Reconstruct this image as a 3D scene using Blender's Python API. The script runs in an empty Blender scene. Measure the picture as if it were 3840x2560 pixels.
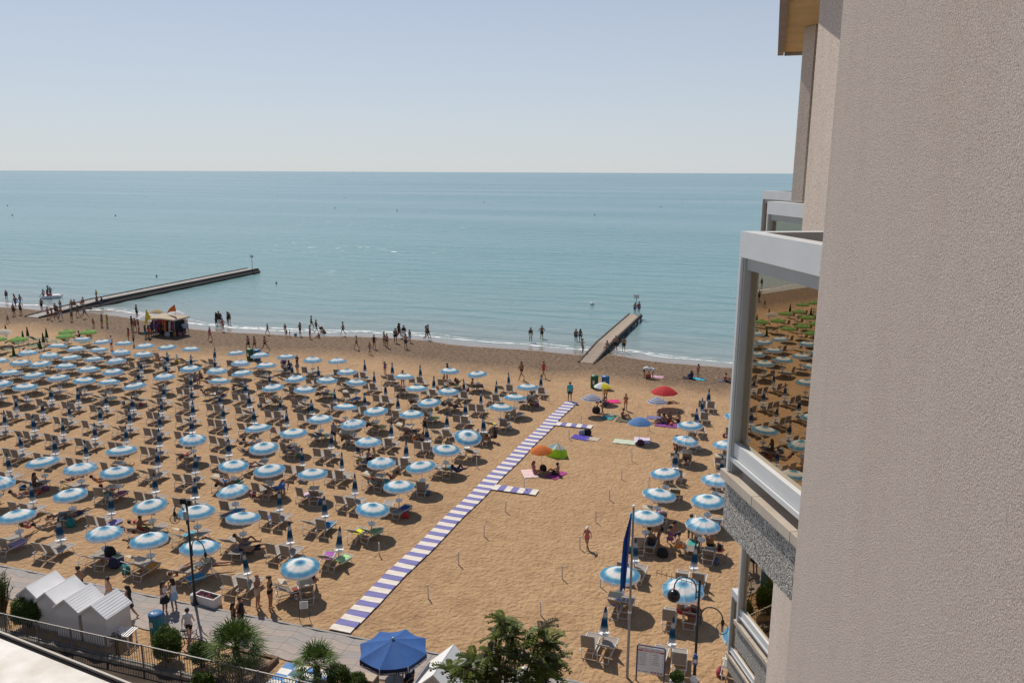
import bpy, bmesh, math, random
import numpy as np
from mathutils import Vector, Matrix
R=math.radians
rnd=random.Random(7)
scene=bpy.context.scene
col=scene.collection
# ---------------------------------------------------------------- camera
# Survey of the place: beach axes X (along the shore, to the right), Y (towards the sea), sand at z=0, camera 20 m up.
F=2964.74; PITCH=0.211778; ROLL=0.004038; TH=-0.311356; H=20.0; CX,CY=1920,1280
def ray(px,py):
    X=px-CX; Y=py-CY
    c_,s_=math.cos(-ROLL),math.sin(-ROLL); X,Y=X*c_-Y*s_,X*s_+Y*c_
    c,s=math.cos(PITCH),math.sin(PITCH)
    y=F*c-Y*s; z=-F*s-Y*c; x=X
    ct,st=math.cos(TH),math.sin(TH)
    return Vector((x*ct+y*st,-x*st+y*ct,z))
def G(px,py,z=0.0):
    r=ray(px,py); k=(z-H)/r.z; return r.x*k,r.y*k
def atY(px,py,Y):
    r=ray(px,py); k=Y/r.y; return Vector((r.x*k,Y,H+r.z*k))
CR={'A':(0,1040,3.36),'B':(650,1040,3.36),'C':(1300,1100,3.36),'D':(1950,1080,2.767),'E':(1950,1380,2.767),
    'Q':(2150,1780,3.266),'L':(2100,2080,2.94),'M':(0,2100,3.36),'N':(650,2100,3.36),'O':(1300,2100,2.735),
    'U':(0,1720,3.36),'V':(650,1720,3.36),'W':(1300,1720,3.36),'X':(0,1380,3.36),'Y':(650,1380,3.36),'Z':(1300,1380,3.36)}
def S(c,x,y):
    a=CR[c]; return a[0]+x/a[2],a[1]+y/a[2]
def GS(c,x,y,z=0.0): return G(*S(c,x,y),z)
cam_d=bpy.data.cameras.new('camera'); cam=bpy.data.objects.new('camera',cam_d); col.objects.link(cam)
cam_d.sensor_width=36; cam_d.lens=F/3840*36; cam_d.clip_start=0.05; cam_d.clip_end=30000
r0=ray(CX,CY); vr=(ray(CX+1,CY)-r0).normalized(); vu=(ray(CX,CY-1)-r0).normalized(); vf=r0.normalized()
m=Matrix((vr,vu,-vf)).transposed().to_4x4(); m.translation=(0,0,H); cam.matrix_world=m
scene.camera=cam
# ---------------------------------------------------------------- sky, sun, exposure
SUN_EL=R(52); SUN_AZ=R(134)          # azimuth measured from +X towards +Y
sunv=Vector((math.cos(SUN_EL)*math.cos(SUN_AZ),math.cos(SUN_EL)*math.sin(SUN_AZ),math.sin(SUN_EL)))
w=bpy.data.worlds.new('World'); scene.world=w; w.use_nodes=True
nt=w.node_tree; bg=nt.nodes['Background']
sky=nt.nodes.new('ShaderNodeTexSky'); sky.sky_type='NISHITA'; sky.sun_disc=False
sky.sun_elevation=SUN_EL; sky.sun_rotation=math.pi/2-SUN_AZ
sky.air_density=1.0; sky.dust_density=1.0; sky.ozone_density=3.0; sky.altitude=2000
# summer haze: milky towards the horizon all round, clear overhead
tcw=nt.nodes.new('ShaderNodeTexCoord'); spw=nt.nodes.new('ShaderNodeSeparateXYZ'); nt.links.new(tcw.outputs['Generated'],spw.inputs[0])
mrw=nt.nodes.new('ShaderNodeMapRange'); mrw.inputs['From Min'].default_value=0; mrw.inputs['From Max'].default_value=.6; mrw.inputs['To Min'].default_value=.85; mrw.inputs['To Max'].default_value=.0
nt.links.new(spw.outputs[2],mrw.inputs[0]); mxw=nt.nodes.new('ShaderNodeMixRGB'); nt.links.new(mrw.outputs[0],mxw.inputs[0]); nt.links.new(sky.outputs[0],mxw.inputs[1]); mxw.inputs[2].default_value=(6.2,6.5,6.85,1)
nt.links.new(mxw.outputs[0],bg.inputs[0]); bg.inputs[1].default_value=0.115
sd=bpy.data.lights.new('sun','SUN'); sun=bpy.data.objects.new('sun',sd); col.objects.link(sun)
sd.energy=5.0; sd.angle=R(0.5); sd.color=(1.0,0.93,0.82)
sun.rotation_euler=sunv.to_track_quat('Z','Y').to_euler(); sun.location=(-60,60,80)
vs=scene.view_settings; vs.view_transform='Standard'; vs.look='None'; vs.exposure=-0.25; vs.gamma=1.0; vs.use_curve_mapping=False
scene.cycles.max_bounces=6; scene.cycles.transparent_max_bounces=12
scene.cycles.sample_clamp_indirect=4
# ---------------------------------------------------------------- helpers
def mat(name,color,rough=0.7,var=0.0,scale=3.0,bump=0.0,bscale=None,metal=0.0,spec=0.4,color2=None,detail=4,transl=0.0,coords='Object',stretch=None):
    M=bpy.data.materials.new(name); M.use_nodes=True; n=M.node_tree; b=n.nodes['Principled BSDF']
    b.inputs['Roughness'].default_value=rough; b.inputs['Metallic'].default_value=metal
    b.inputs['Specular IOR Level'].default_value=spec
    b.inputs['Base Color'].default_value=(*color,1)
    if var or bump or color2:
        tc=n.nodes.new('ShaderNodeTexCoord'); vec=tc.outputs[coords]
        if stretch:
            mp=n.nodes.new('ShaderNodeMapping'); mp.inputs['Scale'].default_value=stretch
            n.links.new(vec,mp.inputs[0]); vec=mp.outputs[0]
        if var or color2:
            no=n.nodes.new('ShaderNodeTexNoise'); no.inputs['Scale'].default_value=scale; no.inputs['Detail'].default_value=detail
            n.links.new(vec,no.inputs['Vector'])
            cr=n.nodes.new('ShaderNodeValToRGB'); e=cr.color_ramp.elements
            c1=color2 or tuple(max(0,c*(1-var)) for c in color); c0=color if color2 else tuple(min(1,c*(1+var)) for c in color)
            e[0].position=.3; e[1].position=.7; e[0].color=(*c1,1); e[1].color=(*c0,1)
            n.links.new(no.outputs[0],cr.inputs[0]); n.links.new(cr.outputs[0],b.inputs['Base Color'])
        if bump:
            nb=n.nodes.new('ShaderNodeTexNoise'); nb.inputs['Scale'].default_value=bscale or scale*4; nb.inputs['Detail'].default_value=6
            n.links.new(vec,nb.inputs['Vector'])
            bp=n.nodes.new('ShaderNodeBump'); bp.inputs['Strength'].default_value=min(1,bump); bp.inputs['Distance'].default_value=.02
            n.links.new(nb.outputs[0],bp.inputs['Height']); n.links.new(bp.outputs[0],b.inputs['Normal'])
    if transl:
        t=n.nodes.new('ShaderNodeBsdfTranslucent'); mx=n.nodes.new('ShaderNodeMixShader'); mx.inputs[0].default_value=transl
        out=n.nodes['Material Output']
        src=b.inputs['Base Color']
        if src.is_linked: n.links.new(src.links[0].from_socket,t.inputs[0])
        else: t.inputs[0].default_value=(*color,1)
        n.links.new(b.outputs[0],mx.inputs[1]); n.links.new(t.outputs[0],mx.inputs[2]); n.links.new(mx.outputs[0],out.inputs[0])
    return M
def ramp(n,fac,stops,inter='LINEAR'):
    cr=n.nodes.new('ShaderNodeValToRGB'); cr.color_ramp.interpolation=inter; el=cr.color_ramp.elements
    while len(el)<len(stops): el.new(0.5)
    for e,(p,c) in zip(el,stops):
        e.position=p; e.color=(*c,1) if len(c)==3 else c
    n.links.new(fac,cr.inputs[0]); return cr.outputs[0]
def mth(n,op,a,b=None,c=None,clamp=False):
    k=n.nodes.new('ShaderNodeMath'); k.operation=op; k.use_clamp=clamp
    for i,v in enumerate((a,b,c)):
        if v is None: continue
        if isinstance(v,(int,float)): k.inputs[i].default_value=v
        else: n.links.new(v,k.inputs[i])
    return k.outputs[0]
class MB:
    def __init__(s): s.v=[];s.f=[];s.m=[]
    def add(s,vs,fs,mi=0):
        o=len(s.v); s.v+= [tuple(v) for v in vs]; s.f+=[tuple(i+o for i in f) for f in fs]; s.m+=[mi]*len(fs)
    def box(s,c,d,mi=0,rot=None):
        hx,hy,hz=d[0]/2,d[1]/2,d[2]/2
        vs=[Vector((x,y,z)) for x in(-hx,hx) for y in(-hy,hy) for z in(-hz,hz)]
        if rot is not None: vs=[rot@v for v in vs]
        vs=[v+Vector(c) for v in vs]
        s.add(vs,[(0,1,3,2),(4,6,7,5),(0,4,5,1),(2,3,7,6),(0,2,6,4),(1,5,7,3)],mi); return s
    def tube(s,pts,r,n=6,mi=0,r2=None,cap=True):
        pts=[Vector(p) for p in pts]; k=len(pts); rings=[]
        up=Vector((0,0,1)); last=None
        for i,p in enumerate(pts):
            t=(pts[min(i+1,k-1)]-pts[max(i-1,0)]).normalized()
            if last is None:
                a=t.cross(up) if abs(t.z)<.95 else t.cross(Vector((1,0,0)))
            else:
                a=last-t*last.dot(t)
            a.normalize(); last=a; b=t.cross(a)
            rr=r if not isinstance(r,(list,tuple)) else r[i]
            if r2 is not None: rr=r+(r2-r)*i/max(1,k-1)
            rings.append([p+(a*math.cos(q)+b*math.sin(q))*rr for q in [2*math.pi*j/n for j in range(n)]])
        vs=[v for g in rings for v in g]; fs=[]
        for i in range(k-1):
            for j in range(n):
                j2=(j+1)%n; fs.append((i*n+j,i*n+j2,(i+1)*n+j2,(i+1)*n+j))
        if cap: fs.append(tuple(range(n-1,-1,-1))); fs.append(tuple((k-1)*n+j for j in range(n)))
        s.add(vs,fs,mi); return s
    def lathe(s,prof,n=16,c=(0,0,0),mi=0,closed_bottom=False,closed_top=False):
        vs=[];fs=[];k=len(prof)
        for (r,z) in prof:
            for j in range(n):
                a=2*math.pi*j/n; vs.append((c[0]+r*math.cos(a),c[1]+r*math.sin(a),c[2]+z))
        for i in range(k-1):
            for j in range(n):
                j2=(j+1)%n; fs.append((i*n+j,i*n+j2,(i+1)*n+j2,(i+1)*n+j))
        if closed_bottom: fs.append(tuple(range(n-1,-1,-1)))
        if closed_top: fs.append(tuple((k-1)*n+j for j in range(n)))
        s.add(vs,fs,mi); return s
    def quad(s,a,b,c,d,mi=0): s.add([a,b,c,d],[(0,1,2,3)],mi); return s
    def prism(s,poly,z0,z1,mi=0):
        n=len(poly); vs=[(x,y,z0) for x,y in poly]+[(x,y,z1) for x,y in poly]
        fs=[tuple(range(n-1,-1,-1)),tuple(range(n,2*n))]+[(i,(i+1)%n,n+(i+1)%n,n+i) for i in range(n)]
        s.add(vs,fs,mi); return s
    def mesh(s,name,mats,smooth=False):
        me=bpy.data.meshes.new(name); me.from_pydata(s.v,[],s.f)
        for M in (mats if isinstance(mats,(list,tuple)) else [mats]): me.materials.append(M)
        if any(s.m): me.polygons.foreach_set('material_index',s.m)
        if smooth: me.polygons.foreach_set('use_smooth',[True]*len(me.polygons))
        me.update(); return me
    def build(s,name,mats,parent=None,loc=None,rotz=0,smooth=False):
        return obj(name,s.mesh(name,mats,smooth),parent,loc,rotz)
def obj(name,me,parent=None,loc=None,rotz=0):
    o=bpy.data.objects.new(name,me); col.objects.link(o)
    if parent is not None: o.parent=parent
    if loc is not None: o.location=loc
    if rotz: o.rotation_euler=(0,0,rotz)
    return o
def tag(o,label=None,cat=None,group=None,kind=None):
    if label: o['label']=label
    if cat: o['category']=cat
    if group: o['group']=group
    if kind: o['kind']=kind
    return o
def thing(name,label,cat,loc=(0,0,0),rotz=0,group=None):
    o=obj(name,None,None,loc,rotz); o.empty_display_size=.2
    return tag(o,label,cat,group)
KIDS={}
def kids(o):
    if o.name not in KIDS: KIDS[o.name]=[c for c in col.objects if c.parent==o]
    return KIDS[o.name]
def copy_tree(o,parent=None):
    c=o.copy(); col.objects.link(c)
    if parent is not None: c.parent=parent
    for ch in kids(o): copy_tree(ch,c)
    return c
def setmat(o,M,slot=0):
    o.material_slots[slot].link='OBJECT'; o.material_slots[slot].material=M
ORD=['zeroth','first','second','third','fourth','fifth','sixth','seventh','eighth','ninth','tenth','eleventh','twelfth','thirteenth','fourteenth','fifteenth','sixteenth','seventeenth','eighteenth','nineteenth','twentieth']
def lerp_tab(tab,x):
    if x<=tab[0][0]: return tab[0][1]
    for (a,b),(c,d) in zip(tab,tab[1:]):
        if x<=c: return b+(d-b)*(x-a)/(c-a)
    return tab[-1][1]
# ---------------------------------------------------------------- shoreline survey
_sh=[S('A',0,370),S('A',300,390),S('A',830,440),S('A',1150,440),S('A',1600,500),S('B',180,640),S('B',600,680),S('B',1000,700),S('B',1700,740),
     S('C',0,535),S('C',640,560),S('C',1000,590),S('C',1400,650),S('C',2000,690),S('C',2352,710),S('D',600,690),S('D',900,680),S('D',1400,760),S('D',2230,830)]
SHT=sorted([G(*p) for p in _sh]); SHT=[(-400,92.0),(-160,91)]+SHT+[(30,82),(400,78)]
def shore(x): return lerp_tab(SHT,x)
def grid_mesh(name,xs,ys,zf,attr=None):
    X,Y=np.meshgrid(xs,ys); nx,ny=len(xs),len(ys)
    D=Y-np.interp(X,[p[0] for p in SHT],[p[1] for p in SHT])
    Z=zf(X,Y,D)
    co=np.stack([X,Y,Z],-1).reshape(-1,3)
    idx=np.arange(nx*ny).reshape(ny,nx)
    f=np.stack([idx[:-1,:-1],idx[:-1,1:],idx[1:,1:],idx[1:,:-1]],-1).reshape(-1,4)
    me=bpy.data.meshes.new(name); me.vertices.add(len(co)); me.vertices.foreach_set('co',co.ravel())
    me.loops.add(f.size); me.loops.foreach_set('vertex_index',f.ravel()); me.polygons.add(len(f))
    me.polygons.foreach_set('loop_start',np.arange(0,f.size,4)); me.polygons.foreach_set('loop_total',np.full(len(f),4))
    me.polygons.foreach_set('use_smooth',np.ones(len(f),bool))
    a=me.attributes.new('shore_distance','FLOAT','POINT'); a.data.foreach_set('value',D.reshape(-1).astype(np.float32))
    me.update(calc_edges=True); return me
def spread(a,b,step,lo,hi,g=1.35):
    c=list(np.arange(a,b+step/2,step)); s=step
    while c[-1]<hi: s*=g; c.append(c[-1]+s)
    s=step
    while c[0]>lo: s*=g; c.insert(0,c[0]-s)
    return np.array(c)
# ================================================================ SETTING
# ---- beach sheet
def sand_material():
    M=bpy.data.materials.new('sand'); M.use_nodes=True; n=M.node_tree; b=n.nodes['Principled BSDF']; L=n.links
    tc=n.nodes.new('ShaderNodeTexCoord'); P=tc.outputs['Object']
    def noise(sc,det=4,rough=.6,vec=P):
        k=n.nodes.new('ShaderNodeTexNoise'); k.inputs['Scale'].default_value=sc; k.inputs['Detail'].default_value=det; k.inputs['Roughness'].default_value=rough
        L.new(vec,k.inputs['Vector']); return k.outputs[0]
    at=n.nodes.new('ShaderNodeAttribute'); at.attribute_name='shore_distance'; d=at.outputs['Fac']
    big=noise(.12,3); mid=noise(1.3,4); lump=noise(4.6,4,.6); fine=noise(13,3)
    d2=mth(n,'ADD',d,mth(n,'MULTIPLY',mth(n,'SUBTRACT',noise(.35,3),.5),3.0))
    dry=ramp(n,mid,[(.3,(.375,.226,.114)),(.7,(.475,.30,.156))])
    damp=ramp(n,noise(2.6,5,.7),[(.40,(.060,.036,.020)),(.52,(.165,.102,.057)),(.68,(.27,.172,.098))])
    wetc=ramp(n,big,[(.3,(.26,.22,.185)),(.7,(.30,.255,.21))])
    k1=mth(n,'SMOOTH_MIN',1.0,mth(n,'MAXIMUM',0.0,mth(n,'DIVIDE',mth(n,'ADD',d2,13.0),6.0)),.1)
    m1=n.nodes.new('ShaderNodeMixRGB'); L.new(mth(n,'MULTIPLY',k1,.95),m1.inputs[0]); L.new(dry,m1.inputs[1]); L.new(damp,m1.inputs[2])
    k2=mth(n,'DIVIDE',mth(n,'ADD',mth(n,'ADD',d,mth(n,'MULTIPLY',mth(n,'SUBTRACT',noise(.5,3),.5),.8)),.15),.35,clamp=True)
    m2=n.nodes.new('ShaderNodeMixRGB'); L.new(k2,m2.inputs[0]); L.new(m1.outputs[0],m2.inputs[1]); L.new(wetc,m2.inputs[2])
    # scattered dark scuffs
    tone=noise(.09,4,.6)
    sc=ramp(n,mth(n,'ADD',mth(n,'MULTIPLY',noise(.55,6,.75),.6),mth(n,'MULTIPLY',tone,.45)),[(.40,(1.0,1.0,1.0)),(.55,(.93,.92,.91)),(.66,(.76,.73,.70))])
    m3=n.nodes.new('ShaderNodeMixRGB'); m3.blend_type='MULTIPLY'; m3.inputs[0].default_value=1; L.new(m2.outputs[0],m3.inputs[1]); L.new(sc,m3.inputs[2])
    L.new(m3.outputs[0],b.inputs['Base Color'])
    L.new(mth(n,'ADD',mth(n,'MULTIPLY',k2,-.72),.9),b.inputs['Roughness'])
    b.inputs['Specular IOR Level'].default_value=.45
    # trampled relief: footprints and ridges
    vo=n.nodes.new('ShaderNodeTexVoronoi'); vo.feature='SMOOTH_F1'; vo.inputs['Scale'].default_value=4.2; vo.inputs['Smoothness'].default_value=.6
    wv=n.nodes.new('ShaderNodeVectorMath'); wv.operation='ADD'
    nn=n.nodes.new('ShaderNodeTexNoise'); nn.inputs['Scale'].default_value=2.0; L.new(P,nn.inputs['Vector'])
    ms=n.nodes.new('ShaderNodeVectorMath'); ms.operation='SCALE'; ms.inputs['Scale'].default_value=.5; L.new(nn.outputs['Color'],ms.inputs[0])
    L.new(P,wv.inputs[0]); L.new(ms.outputs[0],wv.inputs[1]); L.new(wv.outputs[0],vo.inputs['Vector'])
    h=mth(n,'ADD',mth(n,'MULTIPLY',vo.outputs['Distance'],.9),mth(n,'ADD',mth(n,'MULTIPLY',lump,.9),mth(n,'MULTIPLY',fine,.28)))
    h=mth(n,'MULTIPLY',h,mth(n,'SUBTRACT',1.0,k2))
    bp=n.nodes.new('ShaderNodeBump'); bp.inputs['Strength'].default_value=1.0; bp.inputs['Distance'].default_value=.105
    L.new(h,bp.inputs['Height']); L.new(bp.outputs[0],b.inputs['Normal'])
    return M
M_sand=sand_material()
def zsand(X,Y,D):
    hump=.03*np.sin(X*.31)*np.sin(Y*.23)*np.clip((Y-29)/6,0,1)
    slope=-np.clip((D+5)/5,0,1)*.05-np.clip(D-.2,0,60)*.03
    return np.where(D<-6,hump*0,0)+slope
xs=spread(-150,20,1.5,-900,900); ys=spread(56,112,.6,12,140,1.3)
me=grid_mesh('beach',xs,ys,zsand); me.materials.append(M_sand); tag(obj('beach',me),kind='structure')
# ---- sea
def sea_material():
    M=bpy.data.materials.new('sea_water'); M.use_nodes=True; n=M.node_tree; b=n.nodes['Principled BSDF']; L=n.links
    tc=n.nodes.new('ShaderNodeTexCoord'); P=tc.outputs['Object']
    at=n.nodes.new('ShaderNodeAttribute'); at.attribute_name='shore_distance'; d=at.outputs['Fac']
    def noise(sc,stretch,det=3,rough=.55):
        mp=n.nodes.new('ShaderNodeMapping'); mp.inputs['Scale'].default_value=stretch; mp.inputs['Rotation'].default_value=(0,0,R(6)); L.new(P,mp.inputs[0])
        k=n.nodes.new('ShaderNodeTexNoise'); k.inputs['Scale'].default_value=sc; k.inputs['Detail'].default_value=det; k.inputs['Roughness'].default_value=rough
        L.new(mp.outputs[0],k.inputs['Vector']); return k.outputs[0]
    slick=noise(.012,(.18,1,1),3,.5)
    near=ramp(n,mth(n,'DIVIDE',d,400.0,clamp=True),[(0,(.26,.27,.245)),(.012,(.21,.265,.255)),(.05,(.155,.265,.27)),(.18,(.115,.26,.275)),(1,(.095,.235,.27))])
    L.new(near,b.inputs['Base Color'])
    sl=ramp(n,slick,[(.40,(0,0,0)),(.62,(1,1,1))])
    b.inputs['Specular IOR Level'].default_value=.5; b.inputs['IOR'].default_value=1.33
    L.new(mth(n,'ADD',mth(n,'MULTIPLY',sl,-.03),.24),b.inputs['Roughness'])
    h=mth(n,'ADD',mth(n,'MULTIPLY',noise(.8,(.30,1,1),3,.6),.55),mth(n,'ADD',mth(n,'MULTIPLY',noise(.27,(.28,1,1),3,.55),2.4),mth(n,'MULTIPLY',noise(.07,(.35,1,1),2),.25)))
    bp=n.nodes.new('ShaderNodeBump'); bp.inputs['Distance'].default_value=.52
    cd=n.nodes.new('ShaderNodeMapRange'); cd.inputs['From Min'].default_value=0; cd.inputs['From Max'].default_value=60; cd.inputs['To Min'].default_value=.45; cd.inputs['To Max'].default_value=.85; L.new(d,cd.inputs[0])
    L.new(mth(n,'MULTIPLY',cd.outputs[0],mth(n,'SUBTRACT',1.0,mth(n,'MULTIPLY',sl,.75))),bp.inputs['Strength']); L.new(h,bp.inputs['Height']); L.new(bp.outputs[0],b.inputs['Normal'])
    return M
SEA_Z=-.125
def zsea(X,Y,D):
    a=np.exp(-((D-7)/7)**2)*.0
    sw=.05*np.sin(D*1.15+.6*np.sin(X*.13)+.9*np.sin(X*.041))*np.clip(D/4,0,1)*np.exp(-D/28)
    return SEA_Z+sw
xs=spread(-150,20,1.5,-9000,9000,1.4); ys=spread(83,135,.5,82,14000,1.25)
me=grid_mesh('sea',xs,ys,zsea); me.materials.append(sea_material()); tag(obj('sea',me),kind='structure')
# ---- foam along the waterline
def foam_mat():
    M=bpy.data.materials.new('foam'); M.use_nodes=True; n=M.node_tree; b=n.nodes['Principled BSDF']; L=n.links
    b.inputs['Base Color'].default_value=(.82,.82,.80,1); b.inputs['Roughness'].default_value=.5
    tc=n.nodes.new('ShaderNodeTexCoord'); k=n.nodes.new('ShaderNodeTexNoise'); k.inputs['Scale'].default_value=1.3; k.inputs['Detail'].default_value=7; k.inputs['Roughness'].default_value=.75
    mp=n.nodes.new('ShaderNodeMapping'); mp.inputs['Scale'].default_value=(.5,2.2,1); L.new(tc.outputs['Object'],mp.inputs[0]); L.new(mp.outputs[0],k.inputs['Vector'])
    L.new(ramp(n,k.outputs[0],[(.44,(0,0,0)),(.54,(1,1,1))]),b.inputs['Alpha']); return M
M_foam=foam_mat()
fb=MB()
def foam_strip(off,wid,x0,x1,ph):
    pts=[]; x=x0
    while x<=x1:
        q=.5+.5*math.sin(x*.12+ph)*math.sin(x*.047+ph*2)
        wv=.5*math.sin(x*.35+ph)+.35*math.sin(x*.9+ph*3)
        c=shore(x)+off+wv*.5; hw=wid*(.12+q)*.5
        pts.append((x,c-hw,c+hw)); x+=.8
    for (xa,a,b_),(xb,c,d_) in zip(pts,pts[1:]):
        z=SEA_Z+.055
        fb.quad((xa,a,z),(xb,c,z),(xb,d_,z+.04),(xa,b_,z+.04))
foam_strip(2.8,.62,-140,6,0.3); foam_strip(3.9,.16,-140,6,1.9)
tag(fb.build('foam',M_foam),'thin white foam line of small waves along the waterline','foam',kind='stuff')
# ---- garden soil and promenade
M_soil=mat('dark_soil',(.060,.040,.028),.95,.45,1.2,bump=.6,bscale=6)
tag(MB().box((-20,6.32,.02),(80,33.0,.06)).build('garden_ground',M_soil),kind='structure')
M_pav=mat('promenade_bed',(.20,.17,.15),.9,.2,2)
M_slabP=mat('paving_pink',(.335,.275,.24),.75,.08,2.5,bump=.25,bscale=40)
M_slabG=mat('paving_grey',(.285,.255,.238),.75,.08,2.5,bump=.25,bscale=40)
prom=MB().box((-15,26.35,-.02),(70,2.3,.06)).build('promenade',M_pav); tag(prom,kind='structure')
def slab_mesh(ph,M):
    L_,Wd,a,g=.92,.452,.065,.006; N=8
    top=[(-L_/2+g+(L_-2*g)*i/N, Wd/2-g+a*math.sin(math.pi*(-.5+i/N)+ph)) for i in range(N+1)]
    bot=[(x,y-Wd+2*g) for x,y in top]
    return MB().prism(bot+top[::-1],0,.035).mesh('paving_slab',M)
SL={(p,c):slab_mesh(p*math.pi,(M_slabP,M_slabG)[c]) for p in (0,1) for c in (0,1)}
prs=random.Random(3)
for r in range(5):
    for i in range(46):
        x=-37.6+i*.92+(.3 if r%2 else 0)*0; p=i%2
        grey=1 if (r==4 or (r==2 and i%4<2) or (r==3 and i%5==1) or (r==1 and i%4>1 and i%8>3)) else 0
        y=25.46+r*.452
        o=obj('paving_slab',SL[(p,grey)],prom,(x,y,.012+prs.uniform(0,.003)))
M_kerb=mat('kerb_concrete',(.30,.29,.28),.8,.15,4)
kb=MB().box((-15,27.55,.02),(70,.09,.09)).build('kerb',M_kerb,prom)
# ---- striped walkway mats on the sand
M_matW=mat('walkway_white',(.74,.70,.66),.8,.10,2.2,color2=(.62,.53,.43),bump=.2,bscale=60)
M_matP=mat('walkway_purple',(.135,.135,.38),.8,.12,2.2,color2=(.20,.18,.35),bump=.2,bscale=60)
walk=thing('beach_walkway','long walkway of white and purple striped boards running down to the sea','walkway',(0,0,0))
meW=MB().box((0,0,.02),(1.06,.425,.03)).mesh('walkway_board',M_matW); meP=MB().box((0,0,.02),(1.06,.425,.03)).mesh('walkway_board',M_matP)
wr=random.Random(5)
for k in range(88):
    y=27.95+k*.434; x=-16.92+(y-27.8)*.0335+.04*math.sin(y*.9)+wr.uniform(-.012,.012)
    o=obj('walkway_board',meW if k%2==0 else meP,walk,(x,y,.045+.008*math.sin(k*1.7))); o.rotation_euler=(wr.uniform(-.012,.012),wr.uniform(-.014,.014),wr.uniform(-.02,.02)-.01)
mb1=MB().box((0,0,.02),(.415,.86,.03)).mesh('walkway_board',M_matW); mb2=MB().box((0,0,.02),(.415,.86,.03)).mesh('walkway_board',M_matP)
for (x0,y0,n_) in ((-15.62,45.33,7),(-15.12,59.38,7)):
    br=thing('side_walkway','short striped side walkway branching right towards '+('the orange umbrella' if y0<50 else 'the purple towel below the turquoise-shirted man'),'walkway',(0,0,0))
    for k in range(n_):
        o=obj('walkway_board',mb1 if k%2==0 else mb2,br,(x0+k*.424,y0+wr.uniform(-.02,.02)+.005*k,.05)); o.rotation_euler=(0,wr.uniform(-.01,.01),wr.uniform(-.02,.02))
# ---- piers
M_plank=mat('pier_timber',(.36,.29,.225),.85,.22,3,bump=.3,bscale=30,stretch=(.3,3,1))
M_dark=mat('tarred_timber',(.035,.032,.03),.8,.3,3)
M_pgrey=mat('pier_grey_timber',(.33,.31,.285),.85,.2,2)
M_alu=mat('grey_steel',(.30,.31,.32),.45,metal=.6)
M_ebeam=mat('weathered_beam',(.20,.165,.135),.9,.3,3)
pier=thing('short_pier','short timber pier with raised edge beams reaching into the sea at the right','pier',(0,0,0))
def dz2(y): return min(.5,-.01+max(0,y-80.6)*.06)
pm=MB().box((0,0,0),(1.86,.285,.05)).mesh('plank',M_plank)
pr=random.Random(2); y=80.9; PX=lambda y:-17.62+(y-81)*.022
while y<109.0:
    o=obj('plank',pm,pier,(PX(y)+pr.uniform(-.015,.015),y,dz2(y)+pr.uniform(-.006,.006))); o.rotation_euler=(0,pr.uniform(-.006,.006),pr.uniform(-.012,.012)); y+=.30
for sx in (-1,1):
    pts=[(PX(y)+sx*.84,y,dz2(y)+.10) for y in (80.7,85,89,95,102,109.1)]
    MB().tube(pts,.10,4).build('edge_beam',M_ebeam,pier)
    pts=[(PX(y)+sx*.93,y,dz2(y)-.18) for y in (82.5,86,89,95,102,109.15)]
    MB().tube(pts,.17,4).build('side_beam',M_dark,pier)
    for y in (86,90,94,98,102,106,108.9):
        MB().tube([(PX(y)+sx*.85,y,-1),(PX(y)+sx*.85,y,dz2(y)-.05)],.11,8).build('pile',M_dark,pier)
lp=thing('long_pier','long dark-sided pier running far out into the sea at the left','pier',(0,0,0))
LX=lambda y:-96.15+(y-83)*-.045
def dz1(y): return min(.62,.04+max(0,y-82)*.05)
seg=MB()
yy=[82+i*1.0 for i in range(54)]
for a,b_ in zip(yy,yy[1:]):
    za,zb=dz1(a)+.03,dz1(b_)+.03
    seg.quad((LX(a)-1.15,a,za),(LX(a)+1.15,a,za),(LX(b_)+1.15,b_-.03,zb),(LX(b_)-1.15,b_-.03,zb))
tag(seg.build('deck_planks',M_pgrey,lp),kind='stuff')
for sx in (-1,1):
    MB().tube([(LX(y)+sx*1.25,y,dz1(y)+.06) for y in (82,88,94,110,135.2)],.12,4).build('edge_beam',M_dark,lp)
    MB().tube([(LX(y)+sx*1.22,y,dz1(y)-.52) for y in (84,90,96,110,135.2)],.62,4).build('side_beam',M_dark,lp)
    for y in range(92,136,6):
        MB().tube([(LX(y)+sx*1.2,y,-1.5),(LX(y)+sx*1.2,y,.5)],.16,8).build('pile',M_dark,lp)
MB().box((LX(135),135.2,.3),(2.7,.3,.6)).build('end_beam',M_dark,lp)
MB().tube([(LX(100)-1.0,100,.66),(LX(100)+.6,106,.66)],.02,4)
M_signw=mat('sign_face',(.55,.56,.56),.6,.1,3)
def pier_sign(x,y,z,h,label):
    t=thing('pier_sign',label,'sign',(x,y,z)); MB().tube([(0,0,0),(0,0,h)],.05,8).build('post',M_alu,t)
    MB().box((0,0,h),(.75,.06,.5)).build('panel',M_signw,t)
pier_sign(LX(134.6)+.5,134.4,.62,2.6,'small square sign on a post at the far end of the long pier')
pier_sign(PX(109)+.1,109.0,.5,2.55,'small square sign on a post at the end of the short pier')
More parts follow.
